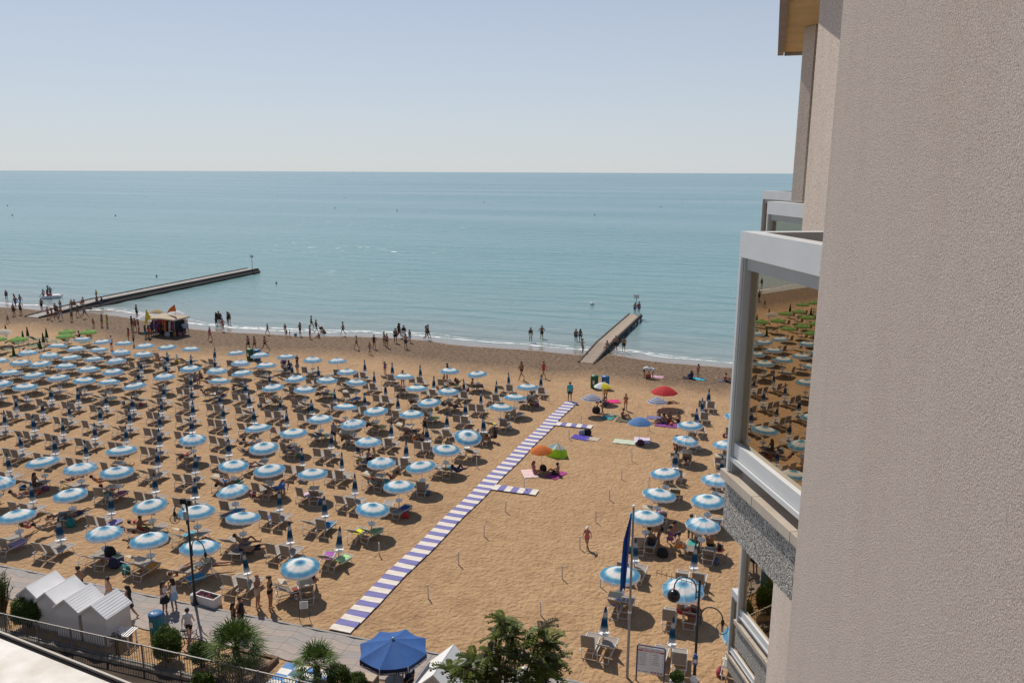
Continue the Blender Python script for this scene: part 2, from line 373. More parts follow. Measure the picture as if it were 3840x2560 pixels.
# ================================================================ BUILDINGS
def stucco(name,c,sc,bump,dist,c2):
    M=bpy.data.materials.new(name); M.use_nodes=True; n=M.node_tree; b=n.nodes['Principled BSDF']; L=n.links
    tc=n.nodes.new('ShaderNodeTexCoord'); P=tc.outputs['Object']
    k=n.nodes.new('ShaderNodeTexNoise'); k.inputs['Scale'].default_value=sc; k.inputs['Detail'].default_value=4; k.inputs['Roughness'].default_value=.65; L.new(P,k.inputs['Vector'])
    st=n.nodes.new('ShaderNodeTexNoise'); st.inputs['Scale'].default_value=1.1; st.inputs['Detail'].default_value=5
    mp=n.nodes.new('ShaderNodeMapping'); mp.inputs['Scale'].default_value=(2.2,2.2,.35); L.new(P,mp.inputs[0]); L.new(mp.outputs[0],st.inputs['Vector'])
    st2=n.nodes.new('ShaderNodeTexNoise'); st2.inputs['Scale'].default_value=3.0; st2.inputs['Detail'].default_value=6; mp2=n.nodes.new('ShaderNodeMapping'); mp2.inputs['Scale'].default_value=(3,3,.5); L.new(P,mp2.inputs[0]); L.new(mp2.outputs[0],st2.inputs['Vector'])
    gr=n.nodes.new('ShaderNodeTexNoise'); gr.inputs['Scale'].default_value=sc*1.3; gr.inputs['Detail'].default_value=2; L.new(P,gr.inputs['Vector'])
    base=ramp(n,st.outputs[0],[(.3,c2),(.68,c)]); m1=n.nodes.new('ShaderNodeMixRGB'); m1.blend_type='MULTIPLY'; m1.inputs[0].default_value=1; L.new(base,m1.inputs[1]); L.new(ramp(n,st2.outputs[0],[(.34,(.965,.955,.945)),(.56,(1,1,1))]),m1.inputs[2])
    m2=n.nodes.new('ShaderNodeMixRGB'); m2.blend_type='MULTIPLY'; m2.inputs[0].default_value=1; L.new(m1.outputs[0],m2.inputs[1]); L.new(ramp(n,gr.outputs[0],[(.36,(.72,.70,.68)),(.5,(1,1,1)),(.66,(1.12,1.12,1.12))]),m2.inputs[2])
    L.new(m2.outputs[0],b.inputs['Base Color'])
    b.inputs['Roughness'].default_value=.95; b.inputs['Specular IOR Level'].default_value=.15
    bp=n.nodes.new('ShaderNodeBump'); bp.inputs['Strength'].default_value=bump; bp.inputs['Distance'].default_value=dist
    L.new(k.outputs[0],bp.inputs['Height']); L.new(bp.outputs[0],b.inputs['Normal']); return M
M_rough=stucco('roughcast_plaster',(.49,.42,.382),230,1.0,.0050,(.465,.395,.355))
M_plas=stucco('smooth_plaster',(.56,.48,.42),60,.5,.003,(.51,.43,.37))
M_alw=mat('white_aluminium',(.60,.61,.61),.38,.03,8,spec=.5)
M_algr=mat('grey_aluminium',(.36,.36,.34),.45,.05,8)
M_soff=mat('soffit_warm_bounce',(.66,.44,.20),.9,.12,3)  # warm bounce light under the eave put into the soffit colour
M_fasc=mat('fascia_render',(.30,.24,.20),.9,.12,3)
M_tile=mat('beige_ledge_tile',(.50,.44,.37),.35,.08,14,color2=(.44,.37,.30))
def pebble():
    M=bpy.data.materials.new('pebble_dash'); M.use_nodes=True; n=M.node_tree; b=n.nodes['Principled BSDF']; L=n.links
    tc=n.nodes.new('ShaderNodeTexCoord'); v=n.nodes.new('ShaderNodeTexVoronoi'); v.inputs['Scale'].default_value=230; L.new(tc.outputs['Object'],v.inputs['Vector'])
    sp=n.nodes.new('ShaderNodeSeparateColor'); L.new(v.outputs['Color'],sp.inputs[0])
    L.new(ramp(n,sp.outputs[0],[(0,(.05,.05,.05)),(.25,(.16,.15,.14)),(.5,(.30,.28,.25)),(.75,(.50,.47,.43)),(.95,(.62,.60,.57))]),b.inputs['Base Color'])
    b.inputs['Roughness'].default_value=.8
    bp=n.nodes.new('ShaderNodeBump'); bp.inputs['Strength'].default_value=.9; bp.inputs['Distance'].default_value=.006; bp.invert=True
    L.new(v.outputs['Distance'],bp.inputs['Height']); L.new(bp.outputs[0],b.inputs['Normal']); return M
M_peb=pebble()
def glassmat():
    M=bpy.data.materials.new('bronze_glass'); M.use_nodes=True; n=M.node_tree; L=n.links
    n.nodes.remove(n.nodes['Principled BSDF']); out=n.nodes['Material Output']
    g=n.nodes.new('ShaderNodeBsdfGlossy'); g.inputs['Roughness'].default_value=.0; g.inputs['Color'].default_value=(.80,.69,.54,1)
    t=n.nodes.new('ShaderNodeBsdfTransparent'); t.inputs['Color'].default_value=(.50,.40,.28,1)
    mx=n.nodes.new('ShaderNodeMixShader'); mx.inputs[0].default_value=.62
    L.new(t.outputs[0],mx.inputs[1]); L.new(g.outputs[0],mx.inputs[2]); L.new(mx.outputs[0],out.inputs[0]); return M
M_glass=glassmat()
hotel=thing('hotel_building','beige roughcast hotel with glazed balconies filling the right side','building',(0,0,0))
EV=21.66
MB().prism([(.165,2.70),(.62,.2),(.95,-1.6),(7,-1.6),(7,2.78),(.30,2.78)],0,EV-.003).build('near_wall',M_rough,hotel)
tag(hotel.children[0] if False else col.objects['near_wall'],'coarse roughcast near wall')
MB().prism([(.245,6.60),(.52,5.09),(.95,3.3),(7,3.3),(7,6.68),(.34,6.68)],0,EV-.004).build('middle_wall',M_plas,hotel)
MB().prism([(.235,10.40),(.355,10.22),(.46,10.32),(.33,10.52)],0,EV-.005).build('wall_fin',M_plas,hotel)
MB().prism([(.62,10.2),(.9,7.3),(7,7.3),(7,12.3),(.75,12.3)],0,EV-.006).build('far_wall',M_plas,hotel)
ev=MB(); ev.box((3.6,4.9,EV+.11),(7.25,15.0,.22)); ev.build('eave',M_soff,hotel)
MB().box((-.01,4.9,EV+.085),(.08,15.06,.25)).build('eave_edge',M_fasc,hotel)
MB().box((3.55,12.44,EV+.085),(7.02,.08,.25)).build('eave_edge',M_fasc,hotel)
BAY=-math.pi/2+R(26)
def balcony(tip,dz,L_=3.0):
    z0=H+dz; loc=(tip[0],tip[1],z0)
    s=MB(); s.box((L_/2,.155,-1.5075),(L_,.30,.245)); s.box((L_/2+.02,.92,-1.56),(L_,1.2,.139))
    s.box((.15,.92,-1.43),(.26,1.18,.09))
    b=s.build('balcony_slab',M_peb,hotel,loc,BAY)
    tm=MB(); tm.box((0,0,0),(.332,.40,.042)); 
    tme=tm.mesh('ledge_tile',M_tile)
    x=-.012+.168
    k=0
    while x<L_:
        obj('ledge_tile',tme,b,(x,.182,-1.364+.0006*(k%3))); x+=.338; k+=1
    tme2=MB().box((0,0,0),(.36,.332,.042)).mesh('ledge_tile',M_tile)
    for q in range(3): obj('ledge_tile',tme2,b,(.165,.552+q*.338,-1.364+.0005*(q%2)))
    MB().box((L_/2,.04,-.305),(L_,.075,.11)).build('top_rail',M_alw,b)
    MB().box((L_/2+.01,.04,-.387),(L_,.045,.05)).build('glazing_bar',M_algr,b)
    MB().box((L_/2+.03,.04,-1.232),(L_,.05,.065)).build('bottom_rail',M_alw,b)
    MB().box((L_/2+.03,.03,-1.278),(L_,.05,.022)).build('lower_strip',M_alw,b)
    p=MB(); p.box((.028,.036,-.855),(.048,.055,.988)); p.build('corner_post',M_algr,b)
    MB().box((.028,.001,-.85),(.018,.012,.97)).build('post_cover',M_alw,b)
    MB().box((L_/2+.05,.043,-.805),(L_-.02,.008,.79)).build('glass_pane',M_glass,b)
    MB().box((.037,.68,-.305),(.07,1.2,.108)).build('top_rail',M_alw,b)
    MB().box((.04,.68,-.80),(.008,1.18,.88)).build('glass_pane',M_glass,b)
    MB().box((.04,.68,-1.24),(.05,1.2,.08)).build('bottom_rail',M_alw,b)
    return b
balcony((-.118,3.6),0); balcony((-.03,7.45),0); balcony((-.12,11.7),0)
balcony((-.05,7.45),-3.0); balcony((-.17,11.6),-3.0); balcony((-.17,11.6),-6.0)
# ---- neighbouring low roof, lower left
M_deck=mat('white_roof_membrane',(.82,.79,.74),.8,.0,2.6,color2=(.58,.52,.44),detail=8,bump=.2,bscale=20)
M_gut=mat('dark_gutter',(.02,.018,.02),1.0,spec=0.0)
M_lip=mat('beige_metal_lip',(.40,.35,.29),.5,.1,4)
ro=thing('low_roof_terrace','white weathered flat roof terrace with dark gutter in the lower left corner','roof',(0,0,0))
# plan: edge runs almost along X
a0=Vector((-22,8.77,14)); a1=Vector((-3.2,6.195,14)); dr=(a1-a0).normalized(); nn=Vector((dr.y,-dr.x,0))
def strip(o1,o2,z0,z1,name,M,ext=0):
    p=[a0+nn*o1,a1+nn*o1,a1+nn*o2,a0+nn*o2]
    return MB().prism([(v.x,v.y) for v in p],z0,z1).build(name,M,ro)
strip(.12,1.45,13.6,13.90,'roof_deck',M_deck)
for q in range(1,5): strip(.20+1.25*q+.012,.20+1.25*(q+1),13.6,13.90-.0015*(q%2),'roof_deck',M_deck)
strip(.03,.118,13.5,13.86,'gutter',M_gut); strip(0,.028,13.2,13.895,'metal_lip',M_lip)
strip(.03,6.2,0,13.15,'wall',M_plas)
MB().tube([a0+nn*.75+Vector((0,0,-.085)),a1+nn*.8+Vector((0,0,-.085))],.012,6).build('roof_cable',M_gut,ro)
# ================================================================ UMBRELLAS AND SUNBEDS
def radial_mat(name,stops,Rr,transl=.25,axis='r',z0=0,z1=1):
    M=bpy.data.materials.new(name); M.use_nodes=True; n=M.node_tree; b=n.nodes['Principled BSDF']; L=n.links
    tc=n.nodes.new('ShaderNodeTexCoord'); sp=n.nodes.new('ShaderNodeSeparateXYZ'); L.new(tc.outputs['Object'],sp.inputs[0])
    if axis=='r':
        x,y=sp.outputs[0],sp.outputs[1]
        f=mth(n,'DIVIDE',mth(n,'SQRT',mth(n,'ADD',mth(n,'MULTIPLY',x,x),mth(n,'MULTIPLY',y,y))),Rr)
    else: f=mth(n,'DIVIDE',mth(n,'SUBTRACT',sp.outputs[2],z0),z1-z0)
    c=ramp(n,f,stops); L.new(c,b.inputs['Base Color']); b.inputs['Roughness'].default_value=.85; b.inputs['Specular IOR Level'].default_value=.15
    t=n.nodes.new('ShaderNodeBsdfTranslucent'); L.new(c,t.inputs[0]); mx=n.nodes.new('ShaderNodeMixShader'); mx.inputs[0].default_value=transl
    L.new(b.outputs[0],mx.inputs[1]); L.new(t.outputs[0],mx.inputs[2]); L.new(mx.outputs[0],n.nodes['Material Output'].inputs[0]); return M
BL=(.10,.275,.45); CY_=(.19,.48,.60); WH=(.80,.80,.79)
M_can=radial_mat('striped_canopy',[(0,(.06,.17,.36)),(.16,BL),(.24,CY_),(.36,WH),(.60,WH),(.70,CY_),(.77,BL),(.93,BL),(.965,CY_),(.99,(.55,.75,.85))],.96)
NV=(.020,.075,.165); TL=(.03,.15,.24); GW=(.55,.55,.54)  # same cloth as the open canopies, darkened: fold shade put into the colour
M_fold_shade=radial_mat('folded_canopy',[(0,(.60,.60,.61)),(.10,(.50,.53,.56)),(.20,TL),(.28,NV),(.42,NV),(.52,TL),(.60,GW),(.72,GW),(.80,TL),(.88,NV),(1,NV)],1,.1,'z',.84,2.0)
M_val=mat('white_valance',(.88,.88,.88),.85,transl=.25)
M_whpl=mat('white_plastic',(.82,.82,.82),.4,spec=.4)
M_pole=mat('umbrella_pole',(.55,.55,.54),.5)
M_grn=radial_mat('green_canopy',[(0,(.10,.25,.06)),(.3,(.13,.34,.09)),(.55,(.34,.45,.12)),(.66,(.13,.34,.09)),(.9,(.10,.28,.08)),(.97,(.5,.55,.2))],.96)
M_gfold=radial_mat('green_folded',[(0,(.03,.10,.04)),(.5,(.02,.08,.035)),(1,(.02,.07,.03))],1,.1,'z',.84,2.0)
def canopy_mesh(name,M,r=.95,zt=1.9,zb=1.6,n=10,sub=4,sag=.03,scal=.045):
    mb=MB(); prof=[.02,.2,.4,.6,.8,1.0]; N=n*sub; rows=[]
    for q,t in enumerate(prof):
        ring=[]
        for j in range(N):
            a=2*math.pi*j/N; ph=(j%sub)/sub; mid=math.sin(math.pi*ph)
            rr=r*t*(math.cos(math.pi/n)/math.cos(math.pi*(2*ph-1)/n) if False else 1-scal*mid*t)
            z=zt-(zt-zb)*(t**1.25)-sag*mid*t*(1-t*.2)
            ring.append((rr*math.cos(a),rr*math.sin(a),z))
        rows.append(ring)
    vs=[v for g in rows for v in g]; fs=[]
    for i in range(len(prof)-1):
        for j in range(N): j2=(j+1)%N; fs.append((i*N+j,i*N+j2,(i+1)*N+j2,(i+1)*N+j))
    fs.append(tuple(range(N))); mb.add(vs,fs)
    return mb.mesh(name,M),rows[-1]
def valance_mesh(rim,M,drop=.13,out=1.002):
    mb=MB(); N=len(rim); vs=list(rim)+[(x*out,y*out,z-drop-(.02 if j%2 else 0)) for j,(x,y,z) in enumerate(rim)]
    mb.add(vs,[(j,(j+1)%N,N+(j+1)%N,N+j) for j in range(N)]); return mb.mesh('valance',M)
def rib_mesh(rim,n,zt,M):
    mb=MB(); N=len(rim); s=N//n
    for k in range(n):
        x,y,z=rim[k*s]; mb.tube([(0,0,zt-.03),(x*.5,y*.5,zt-.03-(zt-z)*.42),(x,y,z-.01)],.007,3,cap=False)
        mb.tube([(0,0,zt-.42),(x*.48,y*.48,zt-.035-(zt-z)*.41)],.006,3,cap=False)
    return mb.mesh('rib_frame',M)
def tray_mesh():
    return MB().lathe([(.03,.58),(.13,.59),(.205,.63),(.225,.72),(.23,.735),(.215,.735),(.20,.68),(.03,.67)],18).mesh('tray',M_whpl)
ME_tray=tray_mesh(); ME_pole=MB().tube([(0,0,0),(0,0,.62)],.033,8).tube([(0,0,.62),(0,0,1.9)],.019,8).mesh('pole',M_pole)
ME_fin=MB().lathe([(.0,1.97),(.02,1.95),(.028,1.92),(.05,1.905)],8,closed_top=False).mesh('finial',M_pole)
def open_umbrella(M,Mv,group_name,r=.95):
    t=thing('beach_umbrella','x','umbrella'); cm,rim=canopy_mesh('canopy',M,r)
    c=obj('canopy',cm,t); obj('valance',valance_mesh(rim,Mv),c); obj('rib_frame',rib_mesh(rim,10,1.9,M_pole),c)
    obj('pole',ME_pole,t); obj('tray',ME_tray,t); obj('finial',ME_fin,t); t['group']=group_name; return t
def fold_mesh(M):
    mb=MB(); N=20; zs=[.84,.95,1.2,1.5,1.75,1.92,2.0]; rr=[.175,.165,.135,.10,.068,.04,.012]; vs=[];fs=[]
    q=random.Random(1)
    for i,(z,r_) in enumerate(zip(zs,rr)):
        for j in range(N):
            a=2*math.pi*j/N+.12*i*.4; k=r_*(1.0 if j%2 else .72)*(1+q.uniform(-.08,.08)); vs.append((k*math.cos(a),k*math.sin(a),z+(.03*q.uniform(-1,1) if i==0 else 0)))
    for i in range(len(zs)-1):
        for j in range(N): j2=(j+1)%N; fs.append((i*N+j,i*N+j2,(i+1)*N+j2,(i+1)*N+j))
    fs.append(tuple((len(zs)-1)*N+j for j in range(N))); mb.add(vs,fs); return mb.mesh('folded_canopy',M)
def closed_umbrella(M):
    t=thing('folded_umbrella','x','umbrella'); obj('folded_canopy',fold_mesh(M),t); obj('pole',ME_pole,t); obj('tray',ME_tray,t); return t
PU=open_umbrella(M_can,M_val,'open blue and white umbrellas'); PC=closed_umbrella(M_fold_shade)
PG=open_umbrella(M_grn,M_grn,'open green umbrellas'); PGC=closed_umbrella(M_gfold)
# ---- sunbeds: head towards the promenade (-Y), feet towards the sea
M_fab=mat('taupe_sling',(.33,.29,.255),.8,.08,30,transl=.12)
M_back_shade=mat('taupe_sling_shaded',(.215,.182,.155),.85,.08,30,transl=.06)  # same taupe sling, darker: shade on the backrests put into the colour
M_cream=mat('cream_hood',(.62,.53,.42),.8,.05,8,transl=.2)
M_frm=mat('sunbed_tube',(.64,.63,.60),.4,spec=.5)
M_frm2=mat('sunbed_tube_dull',(.42,.41,.38),.5)
HW=.265
def sunbed(name,ang,hood=None):
    t=thing(name,'x','sunbed')
    f=MB()
    for s in (-1,1): f.tube([(s*HW,-.66,.30),(s*HW,.64,.32)],.020,6)
    f.tube([(-HW,.64,.32),(HW,.64,.32)],.020,6); f.tube([(-HW,-.66,.30),(HW,-.66,.30)],.014,6); f.tube([(-HW,-.05,.30),(HW,-.05,.30)],.012,6)
    f.build('frame',M_frm,t)
    for (y0,y1,w_) in ((-.56,-.66,.21),(.42,.55,.23)):
        MB().tube([(-w_-.02,y0,.30),(-w_,y1,.012),(w_,y1,.012),(w_+.02,y0,.30)],.017,6).build('leg',M_frm,t)
    s=MB(); N=6
    y00=-.06 if ang<50 else -.42; ys=[y00+(.63-y00)*i/N for i in range(N+1)]
    vs=[];
    for y in ys:
        sg=.03*math.sin(math.pi*(y-y00)/(.63-y00))
        for x in (-.245,-.1,.1,.245): vs.append((x,y,.315-sg*(1-(x/.26)**2)))
    fs=[(i*4+j,i*4+j+1,(i+1)*4+j+1,(i+1)*4+j) for i in range(N) for j in range(3)]
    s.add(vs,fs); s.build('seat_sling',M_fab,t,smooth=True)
    a=R(ang); d=Vector((0,-math.cos(a),math.sin(a))); p0=Vector((0,-.07,.32)) if ang<50 else Vector((0,-.44,.30)); LB=.80 if ang<50 else .62
    b=MB()
    for sx in (-1,1): b.tube([p0+Vector((sx*.255,0,0)),p0+d*LB+Vector((sx*.255,0,0))],.020,6)
    b.tube([p0+d*LB+Vector((-.255,0,0)),p0+d*LB+Vector((.255,0,0))],.020,6)
    if 12<ang<50:
        for sx in (-1,1): b.tube([p0+d*.42+Vector((sx*.26,0,0)),Vector((sx*.262,-.60,.30))],.010,4)
    bo=b.build('backrest',M_frm2,t)
    nb=Vector((0,math.sin(a),math.cos(a)))
    s=MB(); vs=[]
    for i in range(6):
        q=p0+d*(.04+(LB-.06)*i/5); sg=.03*math.sin(math.pi*i/5)
        for x in (-.24,-.1,.1,.24): vs.append(q+Vector((x,0,0))-nb*sg*(1-(x/.26)**2))
    s.add(vs,[(i*4+j,i*4+j+1,(i+1)*4+j+1,(i+1)*4+j) for i in range(5) for j in range(3)]); s.build('back_sling',M_back_shade,bo,smooth=True)
    if hood is not None:
        h=R(hood); hd=Vector((0,-math.cos(h),math.sin(h))); pv=p0+d*(LB-.30); hb=MB(); up=Vector((0,0,.30))
        c=pv+Vector((0,.10,.26)); rt=Matrix.Rotation(-h,3,'X')
        hb.box(c,(.54,.34,.018),rot=rt); ho=hb.build('sun_hood',M_cream,t)
        g=MB()
        for sx in (-1,1): g.tube([pv+Vector((sx*.262,0,0)),c+Vector((sx*.272,-.10,-.01))],.010,4)
        g.build('hood_arm',M_frm,ho)
    return t
BEDS={'up':sunbed('sunbed',78),'high':sunbed('sunbed',66),'low':sunbed('sunbed',36),'flat':sunbed('sunbed',6),'hood':sunbed('sunbed',30,18),'hood2':sunbed('sunbed',44,-12)}
BEDS['folded']=BEDS['up']
# ---- field lattice (surveyed): column i along the shore, row j towards the sea
CXF=[-57.54384,2.8775,0.07545,0.00428,0.00276,0.00476]; CYF=[50.00482,0.00785,3.3714,0.0004,0.00159,-0.00262]
def node(i,j):
    q=(1,i,j,i*j,i*i,j*j); return sum(a*b for a,b in zip(CXF,q)),sum(a*b for a,b in zip(CYF,q))
OPEN={-6:[7,9,10,11,13],-5:[5,7,9,10,11],-4:[5,6,7,10,13],-3:[6,9,10,11,13],-2:[7,9,12,13],-1:[8,9,11,13],0:[-2,-1,9,10],1:[-3,-2,-1,0,1,2,9,10,11],
 2:[-5,-4,-3,-2,-1,0,2,4,6,7,11,13],3:[-5,-4,-3,-2,-1,2,3,4,6,7,8,10,11,13],4:[-5,-4,-3,-2,-1,3,4,7,9,13],5:[-5,-4,-3,-2,-1,0,2,3,4,5,6,10,11]}
START={-6:7,-5:5,-4:4,-3:2,-2:1,-1:0,0:-2,1:-3,2:-5,3:-5,4:-5,5:-5}
OPEN[-6]=[7,9,10,11,13]
ROPEN={18:[2,1,-1,-2,-3,-5],19:[3,1,-1,-2,-3,-5],20:[-6]}
fr=random.Random(11); used={}
TILT={(13,0)}
def put(proto,name_key,loc,rz,label,group):
    if not used.get(name_key): o=proto; used[name_key]=1
    else: o=copy_tree(proto)
    o.location=loc; o.rotation_euler=(0,0,rz); tag(o,label,None,group); return o
def rowword(j): return ORD[j+7]
CANV=[]
for k_,(f_,sg_,zb_) in enumerate(((1.0,.03,1.60),(1.12,.05,1.57),(.9,.015,1.63))):
    fade_tone=lambda c: tuple(min(.8,v*f_+(.03 if f_>1 else 0)) for v in c)
    Mv_=M_can if k_==0 else radial_mat('striped_canopy_faded' if f_>1 else 'striped_canopy_fresh',[(0,fade_tone((.06,.17,.36))),(.16,fade_tone(BL)),(.24,fade_tone(CY_)),(.36,fade_tone(WH)),(.60,fade_tone(WH)),(.70,fade_tone(CY_)),(.77,fade_tone(BL)),(.93,fade_tone(BL)),(.965,fade_tone(CY_)),(.99,(.55,.75,.85))],.96)
    cm_,rim_=canopy_mesh('canopy',Mv_,.95,1.9,zb_,10,4,sg_,.03+.5*sg_); CANV.append((cm_,valance_mesh(rim_,M_val)))
def vary(o):
    k=fr.randrange(3)
    if k==0: return
    for c in o.children:
        if c.name.startswith('canopy'):
            c.data=CANV[k][0]
            for d in c.children:
                if d.name.startswith('valance'): d.data=CANV[k][1]
nodes=[]
for j in range(-6,6):
    for i in range(START[j],14):
        nodes.append((i,j,(i in OPEN[j]) or (i,j) in TILT,'left'))
for i in (18,19):
    for j in range(-6,6):
        if i==19 and j>3: continue
        nodes.append((i,j,j in ROPEN[i],'right'))
nodes.append((20,-6,True,'right'))
bedspots=[]
# nodes whose beds are replaced by hand-set ones or left empty
for (i,j,op,side) in nodes:
    x,y=node(i,j)
    place=(f'{ORD[14-i]} left of the striped walkway' if side=='left' else f'{ORD[i-17]} column right of the open sand')
    rw=f'{rowword(j)} row from promenade'
    x+=fr.uniform(-.05,.05); y+=fr.uniform(-.05,.05)
    if op:
        o=put(PU,'u',(x,y,fr.uniform(-.04,.03)),fr.uniform(0,6.28),f'open blue and white umbrella, {rw}, {place}','open blue and white umbrellas')
        o.rotation_euler=(fr.gauss(0,.05),fr.gauss(0,.05),fr.uniform(0,6.28)); q_=fr.uniform(.96,1.04); o.scale=(q_,q_,fr.uniform(.97,1.03))
        vary(o)
        if (i,j) in TILT: o.rotation_euler=(R(16),R(-5),1.0); o['label']='open blue and white umbrella tilted away, next to the striped walkway'
    else:
        o=put(PC,'c',(x,y,fr.uniform(-.05,.03)),fr.uniform(0,6.28),f'folded blue and white umbrella, {rw}, {place}','folded blue and white umbrellas')
        o.rotation_euler=(fr.gauss(0,.035),fr.gauss(0,.035),fr.uniform(0,6.28)); q_=fr.uniform(.85,1.2); o.scale=(q_,q_,fr.uniform(.96,1.03))
    for s,(ox) in (('left',-.47),('right',.33)):
        bedspots.append((x+ox,y-.40,i,j,op,s,side,rw,place))
# hand-set special cases by (i,j,side of pair): bed type, turn
SPECIAL={(13,-4,'left'):('low',2),(13,-4,'right'):('low',-12),(13,-5,'left'):('low',16),(13,-5,'right'):('low',-14),(13,-6,'left'):('hood',-42),(13,-6,'right'):('hood2',40),
 (11,-6,'left'):('low',8),(11,-6,'right'):('hood2',150),(12,-6,'left'):('up',0),(12,-6,'right'):('up',0)}
bedspots.sort(key=lambda b:math.hypot(b[0],b[1]))
bedinfo={}; far=[]
far_sel=[]
for n_,(x,y,i,j,op,s,side,rw,place) in enumerate(bedspots):
    if n_>=300: far_sel.append((x,y,i,j,op,s)); continue
    k=SPECIAL.get((i,j,s))
    if k: typ,tn=k
    elif op: typ=fr.choice(['up','low','hood','hood2','up','flat','low','hood2']); tn=fr.gauss(0,9)
    else: typ=fr.choice(['up','up','up','up','high','up','low','up']); tn=fr.gauss(0,2.5)
    dx=fr.gauss(0,.03)+(fr.gauss(0,.12) if op else 0); dy=fr.gauss(0,.04)+(fr.gauss(0,.18) if op else 0)
    lab=(f'taupe sunbed, {s} of pair at {rw.replace(" from promenade","")}, {place}')
    o=put(BEDS[typ],typ,(x+dx,y+dy,0),R(tn),lab,'taupe sunbeds set out in pairs under the umbrellas')
    o.scale=(1.13,1.10,1.12)
    bedinfo[(i,j,s)]=(o,x+dx,y+dy,R(tn),typ)
# the farthest sunbeds: one mass
fm=[];dg=None
def merged(trees,name):
    V=[];Fc=[];MI=[];mats=[]
    for (root,M4) in trees:
        st=[(root,M4)]
        while st:
            o,mw=st.pop()
            if o.data is not None:
                me=o.data; off=len(V); V+=[tuple(mw@v.co) for v in me.vertices]
                for p in me.polygons:
                    Fc.append(tuple(i+off for i in p.vertices)); mt=me.materials[p.material_index]
                    if mt not in mats: mats.append(mt)
                    MI.append(mats.index(mt))
            for c in kids(o): st.append((c,mw))
    me=bpy.data.meshes.new(name); me.from_pydata(V,[],Fc)
    for mt in mats: me.materials.append(mt)
    me.polygons.foreach_set('material_index',MI); me.update(); return obj(name,me)
tr=[]
for (x,y,i,j,op,s) in far_sel:
    typ=fr.choice(['up','low','hood','up','flat']) if op else fr.choice(['up','up','up','low'])
    tr.append((BEDS[typ],Matrix.Translation((x+fr.gauss(0,.08),y+fr.gauss(0,.1),0))@Matrix.Rotation(R(fr.gauss(0,6)),4,'Z')@Matrix.Diagonal((1.13,1.1,1.12,1))))
# ---- green umbrellas, far left
gn=0
for c in [(840,652),(1110,655),(815,705),(222,745),(-45,742)]:
    x,y=GS('A',c[0],c[1],1.9); gn+=1
    put(PG,'g',(x,y,0),fr.uniform(0,6),['open green umbrella, back left of the cluster of three','open green umbrella, right one of the cluster of three','open green umbrella in front of the cluster of three','open green umbrella alone between folded green ones','open green umbrella cut off by the left picture edge'][gn-1],'open green umbrellas')
for k,c in enumerate([(62,592),(335,615),(575,632),(278,665),(533,690),(495,770),(160,855)]):
    x,y=GS('A',c[0],c[1],2.0)
    put(PGC,'gc',(x,y,0),fr.uniform(0,6),['folded green umbrella, leftmost of the back row','folded grey-green umbrella, second of the back row','folded green umbrella, third of the back row','folded green umbrella beside the lone open green one','folded green umbrella behind the middle green sunbed','folded green umbrella left of the nearest blue umbrella','folded green umbrella nearest the lower left blue row'][k],'folded green umbrellas')
# the green section goes on to the left, outside the frame; the balcony glass mirrors it
for j in range(-5,7):
    for i in range(10,-24,-1):
        x,y=node(i,j)
        if x<-112 or x<-1.9*y-6: continue
        px=CX+F*((x*math.cos(TH)-y*math.sin(TH))/((x*math.sin(TH)+y*math.cos(TH))*math.cos(PITCH)+20*math.sin(PITCH)))
        if px>-45: continue
        tr.append((BEDS['up'],Matrix.Translation((x+.3,y-.4,0))))
        if x>-72.5:
            if fr.random()<.88: put(PU,'u',(x,y,0),fr.uniform(0,6),'open blue and white umbrella mirrored in the balcony glass','blue umbrellas mirrored in the balcony glass')
            else: put(PC,'c',(x,y,0),fr.uniform(0,6),'folded blue umbrella mirrored in the balcony glass','folded blue umbrellas mirrored in the balcony glass')
            continue
        if fr.random()<.8: put(PG,'g',(x+fr.uniform(-.1,.1),y,0),fr.uniform(0,6),'open green umbrella mirrored in the balcony glass','green umbrellas mirrored in the balcony glass')
        elif fr.random()<.5: put(PGC,'gc',(x,y,0),0,'folded green umbrella mirrored in the balcony glass','folded green umbrellas mirrored in the balcony glass')
if tr: tag(merged(tr,'far_sunbeds'),'distant taupe sunbeds crowded under the farthest umbrella rows','sunbed',kind='stuff')
M_gsl=mat('green_sling',(.05,.17,.09),.8,.1,20); M_orsl=mat('orange_sling',(.55,.25,.06),.8,.1,20)
def coloured_bed(px,py,typ,rz,M,label,z=0):
    x,y=G(px,py); o=put(BEDS[typ],typ,(x,y,z),R(rz),label,None)
    for c in kids_live(o):
        if c.data and any(s.material in (M_fab,M_back_shade,M_cream) for s in c.material_slots): setmat(c,M)
    return o
def kids_live(o):
    out=[]; st=[o]
    while st:
        a=st.pop()
        for c in a.children: out.append(c); st.append(c)
    return out
for k,(c,typ,rz) in enumerate([((200,870),'low',0),((270,860),'flat',0),((460,820),'low',5),((440,890),'flat',8),((840,840),'low',10),((650,840),'up',-30),((1090,850),'flat',4),((60,950),'low',0),((560,920),'up',-20)]):
    coloured_bed(*S('A',*c),typ,rz,M_gsl,['green sunbed left under the lone open green umbrella','green sunbed right under the lone open green umbrella','green sunbed behind the middle folded green umbrella','flat green sunbed left of the middle folded green umbrella','green sunbed under the front green umbrella','raised green sunbed left of the first blue umbrella','flat green sunbed behind the first blue row','green sunbed at the left edge below the folded green umbrella','raised green sunbed right of the nearest folded green umbrella'][k])
